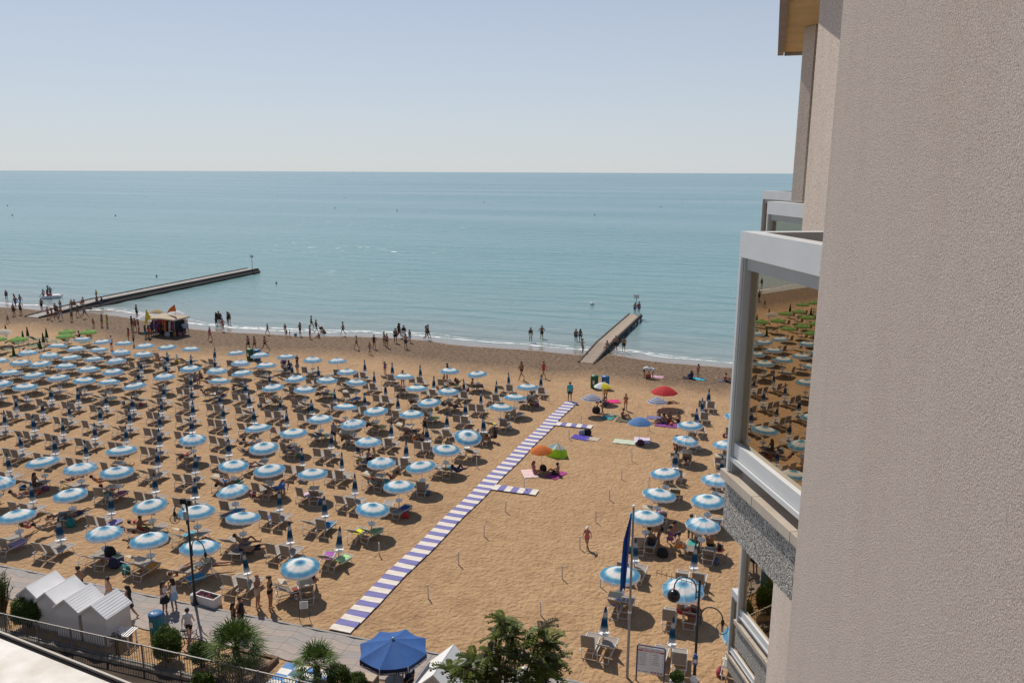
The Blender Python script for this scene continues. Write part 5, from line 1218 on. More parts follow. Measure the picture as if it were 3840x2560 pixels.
# ---- flagpole and flag
fx,fy=GS('L',740,1350); fp=thing('flagpole','tall plain metal flagpole on the sand near the information board','flagpole',(fx,fy,0))
MB().tube([(0,0,0),(0,0,7.4)],.058,10,r2=.04).build('pole',M_alu,fp); MB().lathe([(.05,7.4),(.07,7.43),(.05,7.47),(.01,7.48)],10).build('pole_cap',M_whpl,fp); MB().lathe([(.07,2.9),(.075,2.95),(.07,3.0)],10).build('collar',M_whpl,fp)
M_flag=mat('flag_blue',(.012,.05,.22),.6,.25,3,transl=.25); M_flagw=mat('flag_emblem',(.45,.50,.62),.7)
fm_=MB(); NU,NV=9,16; vs=[];
for v in range(NV):
    zz=7.12-v*.215; wid=.05+.21*min(1,v/5)*(1 if v<12 else 1-.05*(v-12))
    for u in range(NU):
        q=u/(NU-1); vs.append((-.06-wid*q*.85-.010*v, .13*math.sin(q*9+v*.25)*min(1,v/4)-.05*q, zz-.10*q*(v/NV)-.02*math.sin(u*1.7)))
fm_.add(vs,[(v*NU+u,v*NU+u+1,(v+1)*NU+u+1,(v+1)*NU+u) for v in range(NV-1) for u in range(NU-1)])
fo=tag(fm_.build('limp_flag',M_flag,None,(fx,fy,0),smooth=True),'long dark blue flag hanging limp from the flagpole','flag')
# ---- information board
ix,iy=GS('L',990,1402); ib=thing('information_board','tall white information board in a blue frame with red title band','sign',(ix,iy,0),R(2))
M_frame=mat('board_frame_blue',(.07,.09,.17),.45,.1,4); M_board=mat('board_white',(.78,.78,.78),.6,.03,3); M_redb=mat('red_band',(.42,.02,.03),.6); M_ink=mat('black_ink',(.04,.04,.045),.8); M_line=mat('grey_rule',(.30,.30,.33),.8)
BW,BH=1.10,1.62
for s in (-1,1): MB().tube([(s*BW/2,0,0),(s*BW/2,0,BH-.08),(s*(BW/2-.05),0,BH-.02)],.032,8).build('frame_leg',M_frame,ib)
MB().tube([(-BW/2+.05,0,BH-.02),(BW/2-.05,0,BH-.02)],.032,8).build('frame_top',M_frame,ib)
bd=MB().box((0,-.01,.97),(BW-.07,.03,1.14)).build('panel',M_board,ib)
MB().box((0,-.0275,1.395),(BW-.08,.005,.065)).build('title_band',M_redb,ib)
def text(s,size,loc,parent,M,rot=(math.pi/2,0,0),align='CENTER',name='lettering',sx=1.0):
    c=bpy.data.curves.new('lettering','FONT'); c.body=s; c.size=size; c.align_x=align; c.align_y='CENTER'; c.extrude=.0008; c.resolution_u=3
    o=bpy.data.objects.new('tmp_text',c); col.objects.link(o); dg=bpy.context.evaluated_depsgraph_get(); me=bpy.data.meshes.new_from_object(o.evaluated_get(dg)); me.name=name
    bpy.data.objects.remove(o); me.materials.clear(); me.materials.append(M)
    q=obj(name,me,parent,loc); q.rotation_euler=rot; q.scale=(sx,1,1); return q
text('STABILIMENTO "ANDREA BAFILE" s.r.l.',.066,(0,-.027,1.475),ib,M_ink,sx=.86)
tl=random.Random(8)
for k in range(9): MB().box((0,-.0265,1.315-.085*k),(BW-.12,.003,.005)).build('rule',M_line,bd)
MB().box((-.02,-.0267,.96),(.006,.003,.76)).build('rule',M_line,bd)
for k in range(7):
    MB().box((-.30+tl.uniform(-.02,.02),-.0268,1.275-.085*k),(.26+tl.uniform(-.07,.06),.003,.022)).build('text_line',M_line,bd); MB().lathe([(.015,0),(.015,.003)],8,closed_top=True,closed_bottom=True).build('bullet',M_ink,bd,(-.485,-.026,1.275-.085*k)).rotation_euler=(math.pi/2,0,0)
    if k<6:
        MB().box((.20+tl.uniform(-.02,.02),-.0268,1.262-.085*k),(.24+tl.uniform(-.06,.06),.003,.022)).build('text_line',M_line,bd); MB().lathe([(.015,0),(.015,.003)],8,closed_top=True,closed_bottom=True).build('bullet',M_ink,bd,(.475,-.026,1.262-.085*k)).rotation_euler=(math.pi/2,0,0)
MB().box((.02,-.0308,1.395),(.70,.003,.022)).build('text_line',M_board,bd)
for k in range(4):
    x=.06+.125*k; rg=MB(); rg.tube([(x+.045*math.cos(a),-.029,.475+.045*math.sin(a)) for a in [2*math.pi*i/16 for i in range(17)]],.006,5); rg.tube([(x-.03,-.029,.505),(x+.03,-.029,.445)],.005,5); rg.build('prohibition_sign',M_redb,bd)
    MB().box((x,-.0275,.475),(.035,.004,.035)).build('pictogram',M_ink,bd)
for s,x in ((-1,-.43),(1,-.16)):
    MB().add([(x+s*.04,-.028,.475),(x,-.028,.50),(x,-.028,.45)],[(0,1,2)]); a=MB(); a.add([(x+s*.05,-.028,.475),(x+s*.01,-.028,.502),(x+s*.01,-.028,.448)],[(0,1,2) if s<0 else (0,2,1)]); a.box((x-s*.015,-.0278,.475),(.05,.002,.012)); a.build('arrow',M_ink,bd)
text('+1 |',.055,(-.335,-.0275,.475),bd,M_ink); MB().box((-.245,-.0275,.47),(.035,.003,.045)).build('pictogram',M_ink,bd)
# ---- potted plant
# ================================================================ VEGETATION
M_lA=mat('leaf_green',(.075,.135,.018),.6,.3,8,transl=.25); M_lB=mat('leaf_dark',(.035,.070,.014),.6,.3,8,transl=.2); M_lC=mat('leaf_yellow_green',(.14,.19,.025),.6,.3,8,transl=.3)
M_bark=mat('bark',(.09,.06,.04),.95,.3,6,bump=.6,bscale=20)
def bush(x,y,rx,ry,zb,h,n_,label,leaf=.055,seed=1,trunk=True,parent=None,mats=None,name='round_shrub'):
    q=random.Random(seed); t=parent or thing(name,label,'shrub',(x,y,0)); fs=MB()
    lumps=[(q.uniform(0,6.28),q.uniform(-.6,1),q.uniform(.66,1.28)) for _ in range(18)]
    for k in range(n_):
        a=q.uniform(0,6.28); u=q.uniform(-.75,1); rr=q.random()**.33
        amp=1.0
        for la,lu,lv in lumps:
            dd=(min(abs(a-la),6.28-abs(a-la))/.8)**2+((u-lu)/.45)**2
            if dd<1: amp=1+(lv-1)*(1-dd)
        if rr<.55: continue
        c=Vector((rx*rr*amp*math.cos(a)*math.sqrt(1-u*u*.9),ry*rr*amp*math.sin(a)*math.sqrt(1-u*u*.9),zb+h/2+h/2*u*rr*amp))
        d=Vector((q.gauss(0,1),q.gauss(0,1),q.gauss(.6,1))).normalized(); e=d.cross(Vector((q.gauss(0,1),q.gauss(0,1),q.gauss(0,1)))).normalized()
        s=leaf*q.uniform(.6,1.3); fs.add([c,c+d*s*.5+e*s*.28,c+d*s,c+d*s*.5-e*s*.28],[(0,1,2,3)],q.choice((0,0,1,1,2)))
    fs.build('foliage',mats or [M_lA,M_lB,M_lC],t)
    if trunk:
        tb=MB(); 
        for k in range(5):
            a=k*1.26; tb.tube([(.05*math.cos(a),.05*math.sin(a),0),(rx*.35*math.cos(a),ry*.35*math.sin(a),zb+h*.45)],.03,6,r2=.012)
        tb.build('stems',M_bark,t)
    return t
gx,gy=GS('M',365,1000,0); 
P_=atY(*S('M',370,800),23.75); bush(P_.x,23.75,.78,.55,.15,1.25,15000,'big round shrub in front of the leftmost cabins',.07,1)
P_=atY(*S('M',2090,1010),23.6); bush(P_.x,23.6,.66,.55,.10,1.35,15000,'big round shrub right of the blue lidded bin',.07,2)
P_=atY(*S('N',340,1120),23.7); bush(P_.x,23.75,.50,.4,.1,1.0,8000,'leafy light green shrub left of the large fan palm',.07,3)
P_=atY(*S('N',380,1400),22.6); bush(P_.x,22.55,.5,.3,.0,.75,8000,'low shrub growing in front of the railing',.07,4)
P_=atY(*S('O',100,1160),24.2); bush(P_.x,24.2,.42,.40,.05,.85,8000,'small round bush left of the big blue parasol',.05,5)
P_=atY(*S('N',2060,1330),24.0); bush(P_.x,24.1,.45,.4,.15,.95,8000,'bushy shrub growing against the smaller fan palm',.06,6)
P_=atY(*S('L',1305,1390),28.1); pp=thing('potted_plant','round white pot with a green bushy plant at the information board','plant pot',(GS('L',1300,1400)[0],28.35,0))
MB().lathe([(.16,0),(.26,.10),(.31,.25),(.28,.40),(.22,.47),(.19,.46),(.2,.40)],20,closed_bottom=True).build('pot',M_plan,pp,smooth=True); bush(0,0,.26,.26,.38,.42,4500,'',.06,7,False,pp)
# feathery tamarisk at the left edge
def tamarisk(x,y,label):
    t=thing('tamarisk_bush',label,'shrub',(x,y,0)); q=random.Random(12); fo_=MB(); st=MB()
    for k in range(46):
        a=q.uniform(0,6.28); sp=q.uniform(.1,.75); top=Vector((sp*math.cos(a),sp*.8*math.sin(a),q.uniform(1.0,1.95))); b0=Vector((.15*math.cos(a),.15*math.sin(a),.0)); md=b0.lerp(top,.6)+Vector((0,0,.2)); 
        st.tube([b0,md,top],.02,5,r2=.006)
        for m_ in range(42):
            p=b0.lerp(md,q.uniform(.3,1)) if q.random()<.4 else md.lerp(top,q.random()); d=Vector((q.gauss(0,.5),q.gauss(0,.5),q.uniform(.3,1.2))).normalized(); e=d.cross(Vector((q.gauss(0,1),q.gauss(0,1),0))).normalized(); s=q.uniform(.12,.28)
            fo_.add([p,p+d*s*.6+e*.012,p+d*s,p+d*s*.6-e*.012],[(0,1,2,3)],q.choice((0,1,1)))
    fo_.build('foliage',[M_lA,M_lB,M_lC],t); st.build('stems',M_bark,t)
P_=atY(*S('M',40,620),24.2); tamarisk(P_.x-.1,24.2,'feathery grey-green tamarisk bush cut by the left picture edge')
# fan palms
M_pA=mat('palm_green',(.070,.125,.022),.5,.25,6,transl=.15); M_pB=mat('palm_light',(.12,.17,.035),.5,.25,6,transl=.15); M_pD=mat('palm_dead',(.20,.14,.07),.8,.2,6)
def fan_palm(x,y,th,n_,Lf,label,seed):
    t=thing('fan_palm',label,'palm',(x,y,0)); q=random.Random(seed)
    tr_=MB(); zz=[th*i/8 for i in range(9)]
    tr_.tube([(.03*math.sin(z*3),.02*math.cos(z*2),z) for z in zz],[.17,.15,.16,.14,.16,.14,.15,.13,.09],10); tr_.build('trunk',M_bark,t)
    cr_=thing.__globals__['obj']('crown',None,t)
    bpy.data.objects.remove(cr_)
    for k in range(n_):
        a=2.4*k+q.uniform(-.3,.3); el=R(80-115*(k/n_)+q.uniform(-8,8)); d=Vector((math.cos(a)*math.cos(el),math.sin(a)*math.cos(el),math.sin(el)))
        b0=Vector((0,0,th-.05)); pl=Lf*.62; tip=b0+d*pl+Vector((0,0,-.10*math.cos(el))); f_=MB(); f_.tube([b0,b0.lerp(tip,.5)+Vector((0,0,.04)),tip],.014,4,mi=0)
        sd=d.cross(Vector((0,0,1))); sd=sd.normalized() if sd.length>.1 else Vector((1,0,0)); up=sd.cross(d)
        dead=k>n_*.86
        for m_ in range(17):
            w_=R(-105+210*m_/16)+q.uniform(-.04,.04); dr_=(d*math.cos(w_)+sd*math.sin(w_)); L2=Lf*.72*(1-.25*abs(m_-8)/8)*q.uniform(.88,1.1); wd=.027
            e=dr_.cross(up).normalized(); mid=tip+dr_*L2*.55+up*.03; end=tip+dr_*L2-Vector((0,0,.09*q.uniform(.5,1.6)))
            f_.add([tip,mid+e*wd,end,mid-e*wd,mid+up*.012],[(0,1,4),(1,2,4),(2,3,4),(3,0,4)],1 if dead else (0 if q.random()<.6 else 2))
        f_.build('frond',[M_pA,M_pD,M_pB],t)
P_=atY(*S('N',790,1130),23.9); fan_palm(P_.x,23.9,1.15,46,1.12,'large fan palm with dense dark crown behind the railing',21)
P_=atY(*S('N',1790,1190),24.0); fan_palm(P_.x,24.0,1.05,30,.92,'smaller fan palm with open crown left of the blue parasol',22)
# leafy tree with feathered leaves
def frond_mesh(q,M):
    f=MB(); L_=.46; N=9
    f.tube([(0,0,0),(0,L_*.5,.03),(0,L_,-.15)],.004,3)
    for k in range(N):
        y_=.05+(L_-.05)*k/(N-1); z_=.07*math.sin(math.pi*y_/L_)-.15*(y_/L_)**2
        for s in (-1,1):
            ln=.135*(1-.35*abs(k-3)/N); a=Vector((0,y_,z_)); d=Vector((s*.9,.42,-.22+q.uniform(-.12,.12))).normalized(); e=Vector((0,1,.1)).cross(d).cross(d).normalized(); w_=.040
            f.add([a,a+d*ln*.5+e*w_,a+d*ln,a+d*ln*.5-e*w_],[(0,1,2,3)])
    a=Vector((0,L_,-.15)); f.add([a,a+Vector((.02,.05,0)),a+Vector((0,.11,-.03)),a+Vector((-.02,.05,0))],[(0,1,2,3)])
    return f
def leafy_tree():
    q=random.Random(31); base=atY(1860,2760,22.0); t=thing('leafy_tree','dark green tree with long feathered leaves in front of the white cabins','tree',(base.x,22.0,0))
    M_tA=mat('tree_leaf',(.070,.100,.020),.45,.25,5,transl=.3); M_tB=mat('tree_leaf_light',(.15,.185,.03),.45,.25,5,transl=.35); M_tC=mat('tree_leaf_bronze',(.085,.062,.025),.5,.25,5,transl=.2)
    protos=[frond_mesh(q,None) for _ in range(3)]
    fol=MB(); wood=MB(); hub=Vector((0,0,.9))
    wood.tube([(0,0,0),(.03,0,.5),hub],[.10,.085,.07],8)
    cl=[(1600,640,.9),(1560,800,.8),(1690,780,.8),(1990,720,.9),(2080,850,.9),(1950,860,.8),(1300,1030,.8),(1180,1130,.7),(1060,1120,.4),(1480,980,.8),(1640,960,.8),(1780,960,.7),(2010,1010,.8),(2130,1010,.8),(1900,1150,.7),(1330,1170,.9),(1520,1160,.9),(1700,1160,.5),(2080,1180,.8),(1440,1240,.9),(1250,1240,.7),(1600,1240,.7),(1400,1080,.8),(1250,1110,.7),(1560,1080,.8),(1880,1060,.7),(2030,1100,.8),(1800,1240,.7),(1980,1250,.7),(1650,700,.6),(2040,780,.6)]
    for (px,py,dens) in cl:
        c=atY(*S('O',px,py),22.0+q.uniform(-.45,.5)); c=Vector((c.x-base.x,c.y-22.0,c.z)); 
        m1=hub.lerp(c,.5)+Vector((q.uniform(-.08,.08),q.uniform(-.08,.08),-.06)); wood.tube([hub-Vector((0,0,.1)),m1,c],[.045,.028,.010],6)
        for k in range(int(19*dens)):
            a=q.uniform(0,6.28); el=R(q.uniform(-20,40)); d=Vector((math.cos(a)*math.cos(el),math.sin(a)*math.cos(el),math.sin(el))); s=q.uniform(.85,1.35)
            up=Vector((0,0,1)); sdv=d.cross(up).normalized(); u2=sdv.cross(d); m3=Matrix((sdv,d,u2)).transposed()
            pr_=protos[k%3]; fol.add([m3@(Vector(v)*s)+c for v in pr_.v],pr_.f,q.choice((0,0,1,1,1,2)))
    fol.build('crown',[M_tA,M_tB,M_tC],t); wood.build('trunk',M_bark,t)
leafy_tree()
# ================================================================ MORE FURNITURE
# brick-edged bed
M_brk=mat('brick_brown',(.17,.105,.07),.9,.3,6,bump=.5,bscale=20)
bb=thing('brick_planting_bed','square planting bed edged with brown bricks around the large palm','planter',(0,0,0))
bme=MB().box((0,0,.10),(.30,.15,.20)).mesh('brick',M_brk); bme2=MB().box((0,0,.10),(.15,.30,.20)).mesh('brick',M_brk)
for k in range(7): obj('brick',bme,bb,(-18.4-.315*k,25.02,.02*(k%2)*.3))
for k in range(6): obj('brick',bme2,bb,(-18.32,24.78-.315*k,.004*(k%3)))
MB().box((-19.4,24.0,.07),(2.0,1.85,.10)).build('bed_soil',mat('dry_earth',(.26,.185,.12),.95,.25,4,bump=.5,bscale=12),bb)
# checkered mat
M_ckb=mat('checker_blue',(.07,.22,.50),.7,.12,6); M_ckw=mat('checker_white',(.70,.69,.66),.7,.08,6)
ck=thing('checkered_mat','blue and white checkered floor mat left of the big blue parasol','mat',(0,0,0))
cme=[MB().box((0,0,.03),(.53,.37,.03)).mesh('mat_tile',M_) for M_ in (M_ckb,M_ckw)]
for r in range(5):
    for c in range(4): obj('mat_tile',cme[(r+c)%2],ck,(-17.58+c*.545+.0*r,24.88-r*.382,.0))
# big blue parasol
M_bp=mat('parasol_blue',(.030,.105,.32),.8,.10,3,transl=.12); M_bpd=mat('parasol_valance_navy',(.006,.012,.05),.8); M_let=mat('white_lettering',(.70,.70,.72),.7)
bpx,bpy_=-12.62,24.5; big=thing('market_parasol','large octagonal blue parasol with white lettering on its valance','parasol',(bpx,bpy_,0))
zt,zr,rr_=2.5,2.10,1.36; cs=[Vector((rr_*math.cos(R(22.5+45*k)),rr_*math.sin(R(22.5+45*k)),zr)) for k in range(8)]
rotb=R(27); cs=[Matrix.Rotation(rotb,3,'Z')@c for c in cs]
cp=MB()
for k in range(8):
    a,b=cs[k],cs[(k+1)%8]; N=6; ctr=Vector((0,0,zt)); rows=[]
    for i in range(N+1):
        q=i/N; row=[]
        for j in range(N+1):
            w_=j/N; p=ctr.lerp(a.lerp(b,w_),q); p=p-Vector((0,0,.07*math.sin(math.pi*w_)*q))*1; p=p*1; p.x*=1-.03*math.sin(math.pi*w_)*q; p.y*=1-.03*math.sin(math.pi*w_)*q; row.append(p)
        rows.append(row)
    vs=[p for r in rows for p in r]; cp.add(vs,[(i*(N+1)+j,(i+1)*(N+1)+j,(i+1)*(N+1)+j+1,i*(N+1)+j+1) for i in range(N) for j in range(N)])
cpo=cp.build('canopy',M_bp,big,smooth=False)
for k in range(8):
    a,b=cs[k],cs[(k+1)%8]; N=6; vs=[]
    for j in range(N+1):
        w_=j/N; p=a.lerp(b,w_)*1.0-Vector((0,0,.07*math.sin(math.pi*w_))); p.x*=(1-.03*math.sin(math.pi*w_)); p.y*=(1-.03*math.sin(math.pi*w_)); vs+= [p,Vector((p.x*1.004,p.y*1.004,p.z-.24))]
    va=MB().add(vs,[(2*j,2*j+1,2*j+3,2*j+2) for j in range(N)]) 
    m_=MB(); m_.add(vs,[(2*j,2*j+1,2*j+3,2*j+2) for j in range(N)]); vo_=m_.build('valance',M_bpd,cpo)
    mid=(a+b)/2; out=Vector((mid.x,mid.y,0)).normalized(); tx=Vector((-out.y,out.x,0))
    MB().tube([cs[k]-Vector((0,0,.0)),cs[k]-Vector((0,0,.23))],.012,4).build('valance_piping',M_let,cpo)
    ang=math.atan2(out.y,out.x); yaw=ang+math.pi/2
    s_=None
    deg=math.degrees(ang)%360
    if 275<deg<320: s_='CONSORZIO A. BAFILE'
    elif 230<deg<275 or 320<deg<359: s_='HOTELMARKET'
    if s_:
        off=.0 if s_.startswith('C') else .10
        p=mid*(.985)+out*.030+tx*off-Vector((0,0,.185)); text(s_,.118 if s_[0]=='C' else .135,tuple(p),big,M_let,(math.pi/2,0,yaw),sx=.78 if s_[0]=='C' else .85)
        if s_[0]=='H':
            lg=MB()
            for (dx,dz) in ((0,.035),(-.035,-.03),(.035,-.03)): lg.tube([Vector((dx+.03*math.cos(u),0,dz+.03*math.sin(u))) for u in [2*math.pi*i/12 for i in range(13)]],.010,4)
            lo=lg.build('logo',M_let,big,tuple(mid*.985+out*.03-tx*.38-Vector((0,0,.185)))); lo.rotation_euler=(0,0,yaw)
MB().lathe([(.06,2.49),(.06,2.54),(.03,2.58),(.01,2.585)],10).build('finial',M_alu,big); MB().tube([(0,0,0),(0,0,2.46)],.035,8).build('pole',M_alu,big)
for k in range(8): MB().tube([(0,0,zt-.05),tuple(cs[k]-Vector((0,0,.03)))],.012,4).build('rib',M_alu,big)
tt_=thing('round_table','round grey table around the parasol pole','table',(bpx,bpy_,0)); MB().lathe([(.05,.71),(.36,.71),(.37,.73),(.36,.75),(.05,.75)],24).build('table_top',M_pgrey,tt_); MB().tube([(.09,0,0),(.09,0,.71)],.03,8).build('leg',M_blkst,tt_); MB().lathe([(.28,0),(.28,.03),(.06,.06)],20,closed_bottom=True).build('base',M_blkst,tt_)
ex,ey=GS('O',265,1220); eb=thing('utility_box','low tan stone utility box beside the round bush','box',(ex+.15,ey-.55,0)); MB().box((0,0,.25),(.62,.5,.5)).build('body',M_stone,eb); MB().box((0,0,.515),(.56,.44,.03)).build('lid',mat('tan_slab',(.45,.36,.27),.8,.1,4),eb)
# white slatted bench and pot stand beside the fence
bx0,by0=GS('M',1700,1010); bn=thing('slatted_bench','white slatted table bench beside the railing and blue bin','bench',(bx0-.35,by0-.35,0),R(8))
for k in range(11): MB().box((-.55+.11*k,0,.62),(.055,.72,.025)).build('slat',M_whpl,bn)
for sx in (-1,1):
    for sy in (-1,1): MB().box((sx*.5,sy*.28,.30),(.05,.05,.6)).build('leg',M_whpl,bn)
MB().box((0,-.33,.585),(1.15,.04,.04)).build('rail',M_whpl,bn)
M_lav=mat('lavender',(.07,.045,.10),.8,.3,6)
P_=atY(*S('M',1450,920),23.3); bush(P_.x,23.3,.24,.22,.55,.5,700,'small dark purple plant in front of the rightmost cabin',.06,15,True,None,[M_lav,M_lB,M_lav],'lavender_plant')
# parked bicycle, partly hidden
bcx,bcy=GS('N',340,1000); bc=thing('parked_bicycle','dark bicycle parked behind the shrub left of the large palm','bicycle',(bcx+.05,bcy-.75,0),R(12))
for s in (-1,1):
    o_=MB().tube([(s*.52+.33*math.cos(u),0,.34+.33*math.sin(u)) for u in [2*math.pi*i/20 for i in range(21)]],.018,5).build('wheel',M_bball,bc); MB().tube([(s*.52,-.04,.34),(s*.52,.04,.34)],.03,6).build('wheel_hub',M_alu,o_)
MB().tube([(-.52,0,.34),(-.15,0,.75),(.38,0,.80),(.52,0,.34)],.018,6).tube([(-.52,0,.34),(-.02,0,.30),(.38,0,.78)],.018,6).tube([(-.02,0,.30),(-.18,0,.85)],.018,6).build('frame',M_prp:=mat('bike_purple',(.12,.03,.10),.4),bc)
MB().box((-.19,0,.90),(.24,.13,.06)).build('saddle',M_bball,bc); MB().tube([(.34,-.28,1.0),(.40,0,.98),(.34,.28,1.0)],.014,6).tube([(.38,0,.8),(.40,0,.98)],.014,6).build('handlebar',M_bball,bc)
# ---- sand stakes
M_stk=mat('stake_white',(.60,.58,.55),.7,.1,6)
stk=[('O',838,390),('O',1148,45),('O',2212,192),('O',1990,562),('W',412,1215),('W',1640,110),('W',2002,665),('W',1730,975),('W',2240,375),('Q',80,905),('Q',275,580),('Q',445,305),('Q',590,55),('Q',330,1370),('E',1160,965),('E',510,735),('E',1340,650),('E',635,580),('E',300,355),('E',1700,485),('E',1335,1230)]
SW=[('left of the walkway, second row' if k==4 else 'left of the walkway, eighth row' if k==5 else '') for k in range(21)]
sp_=sorted([(GS(*s),s) for s in stk],key=lambda a:a[0][1])
for n_,((x,y),s) in enumerate(sp_):
    o=MB().tube([(0,0,-.1),(0,0,.70)],.032,8).tube([(0,0,.66),(0,0,.74)],.036,8).mesh('sand_stake',M_stk) if n_==0 else o.data
    o=obj('sand_stake',o,None,(x,y,0)); o.rotation_euler=(rnd.uniform(-.05,.05),rnd.uniform(-.05,.05),0)
    tag(o,f'short white stake in the sand, {ORD[n_+1] if n_<20 else "farthest"} nearest to the promenade' if n_ else 'short white stake in the sand closest to the promenade','stake','white stakes in the open sand')
# ================================================================ ODD UMBRELLAS AND BEACH THINGS
def simple_umbrella(c,x,y,name,cols,r,label,zt=1.9,n=8,stripes=False,tilt=(0,0),val=False):
    gx,gy=GS(c,x,y,zt); t=thing('beach_umbrella',label,'umbrella',(gx,gy,0))
    Ms=[mat('canopy_fabric_%s'%name,cc,.8,.06,6,transl=.25) for cc in cols]
    if stripes: Ms=[radial_mat('canopy_%s'%name,[(0,cols[0])]+[(k/9.0+d_,cols[k%2]) for k in range(1,9) for d_ in (0,.1)]+[(1,cols[0])],r,.25)]
    mb=MB(); sub=4; N=n*sub; prof=[.02,.3,.6,.85,1]; zb=zt-.48*r; rows=[]
    for tq in prof:
        rows.append([(r*tq*(1-.05*math.sin(math.pi*(j%sub)/sub)*tq)*math.cos(2*math.pi*j/N),r*tq*(1-.05*math.sin(math.pi*(j%sub)/sub)*tq)*math.sin(2*math.pi*j/N),zt-(zt-zb)*tq**1.8) for j in range(N)])
    o=0
    for i in range(len(prof)-1):
        for j in range(N):
            j2=(j+1)%N; mb.add([rows[i][j],rows[i][j2],rows[i+1][j2],rows[i+1][j]],[(0,1,2,3)],(j//sub)%len(Ms) if len(Ms)<3 else (len(Ms)-1 if (j//sub)%n in (6,7) else (j//sub)%2))
    co_=mb.build('canopy',Ms,t); co_.rotation_euler=(tilt[0],tilt[1],0)
    rb=MB()
    for k in range(n): x_,y_,z_=rows[-1][k*sub]; rb.tube([(0,0,zt-.03),(x_,y_,z_-.01)],.007,3)
    rb.build('rib_frame',M_pole,co_); MB().tube([(0,0,0),(0,0,zt+.04)],.018,8).build('pole',M_whpl,t)
    return t
simple_umbrella('E',1500,188,'red',[(.50,.025,.03)],1.18,'large plain red umbrella on the right side of the beach',1.95)
simple_umbrella('E',1245,510,'blue',[(.09,.22,.46)],.95,'plain blue umbrella above the pale towels',1.85)
simple_umbrella('E',740,270,'greystripe',[(.50,.51,.56),(.20,.23,.36)],.85,'grey and white ring-striped umbrella beside the bending woman',1.8,8,True)
simple_umbrella('E',1425,302,'greystripeb',[(.50,.51,.56),(.20,.23,.36)],.85,'grey ring-striped umbrella in front of the red umbrella',1.8,8,True)
simple_umbrella('E',225,797,'orange',[(.62,.18,.03),(.58,.15,.025)],.80,'orange umbrella beside the green beach tent',1.75,8,False,(R(5),0))
simple_umbrella('E',860,148,'yellow',[(.70,.70,.70),(.55,.62,.66),(.70,.60,.03)],.82,'yellow and white panelled umbrella in front of the blue bin',1.85)
simple_umbrella('A',35,650,'cream',[(.55,.50,.43)],1.0,'cream umbrella among the green ones at the left edge',1.9)
# pop-up tent
M_tg=mat('tent_lime',(.42,.70,.04),.6,.06,5,transl=.5); M_tw=mat('tent_white_cloth',(.8,.8,.8),.6,transl=.45); M_tb=mat('tent_sky',(.25,.55,.68),.6,transl=.3)
tx0,ty0=GS('E',365,930); tp=thing('popup_beach_tent','lime, white and sky-blue pop-up tent behind the orange umbrella','tent',(tx0,ty0+.35,0),R(-8))
A_=Vector((.05,.1,1.0)); c4=[Vector((-.66,-.35,0)),Vector((.66,-.38,0)),Vector((.72,.42,0)),Vector((-.62,.45,0))]; md_=[(c4[k]+c4[(k+1)%4])/2*1.06+Vector((0,0,.62)) for k in range(4)]
for k in range(4):
    a,b=c4[k],c4[(k+1)%4]; m1=md_[k]; cn=[a.lerp(A_,.5)*1.06+Vector((0,0,.05)),b.lerp(A_,.5)*1.06+Vector((0,0,.05))]
    MB().add([a,b,cn[1],m1,cn[0]],[(0,1,3),(1,2,3),(4,0,3)]) ; p=MB(); p.add([a,b,cn[1],m1,cn[0]],[(0,1,3),(1,2,3),(4,0,3)]); p.build('lower_panel',M_tg if k in (0,1) else M_tw,tp)
    p=MB(); p.add([cn[0],m1,cn[1],A_],[(0,1,3),(1,2,3)]); p.build('upper_panel',(M_tw if k==0 else M_tb if k==3 else M_tg if k==2 else M_tw),tp)
MB().tube([c4[0],c4[0].lerp(A_,.5)*1.06+Vector((0,0,.05)),A_],.012,5).tube([c4[1],c4[1].lerp(A_,.5)*1.06+Vector((0,0,.05)),A_],.012,5).build('pole',M_alu,tp)
# towels
TW={}
def towel_mesh(w,l,seed,drape=False):
    q=random.Random(seed); m_=MB(); nx,ny=8,14; vs=[]
    for j in range(ny+1):
        for i in range(nx+1):
            x=-w/2+w*i/nx; y=-l/2+l*j/ny; z=.012+.010*math.sin(i*1.9+seed)+.012*math.sin(j*1.3+seed*2)+q.uniform(0,.012)
            if drape and abs(x)>w/2-.07: z-=.13
            vs.append((x+q.uniform(-.012,.012),y+q.uniform(-.012,.012),z+.01))
    m_.add(vs,[(j*(nx+1)+i,j*(nx+1)+i+1,(j+1)*(nx+1)+i+1,(j+1)*(nx+1)+i) for j in range(ny) for i in range(nx)]); return m_
def towel(x,y,z,rz,w,l,colr,label,drape=False,seed=1,c2=None):
    M=mat('towel_cloth',colr,.95,.12,9,color2=c2,bump=.3,bscale=60)
    o=towel_mesh(w,l,seed,drape).build('beach_towel',M,None,(x,y,z),R(rz),smooth=True); return tag(o,label,'towel')
def gt(c,x,y,rz,w,l,colr,label,seed=1,c2=None): gx,gy=GS(c,x,y); towel(gx,gy,.012,rz,w,l,colr,label,False,seed,c2)
gt('E',950,348,20,1.5,1.0,(.62,.03,.18),'bright pink towel right of the yellow umbrella',1)
gt('E',635,722,-10,1.4,1.0,(.08,.06,.36),'purple-blue towel below the upper side walkway',2)
gt('E',755,735,-5,1.0,.8,(.48,.40,.32),'beige towel touching the purple-blue one',3)
gt('E',1085,768,0,1.7,1.0,(.60,.58,.48),'pale multicoloured towel left of the plain blue umbrella',4,(.45,.55,.40))
gt('E',1265,750,8,1.2,1.3,(.55,.42,.60),'lilac patterned towel under the plain blue umbrella',5,(.68,.62,.70))
gt('E',100,1095,28,1.0,1.5,(.70,.52,.50),'pale pink towel under the red-haired woman',6)
gt('E',375,1110,-20,.9,1.5,(.34,.05,.20),'purple-pink towel under the seated man',7)
gt('D',1405,920,-5,1.6,.9,(.52,.30,.40),'pink striped towel beside the two bending people',8)
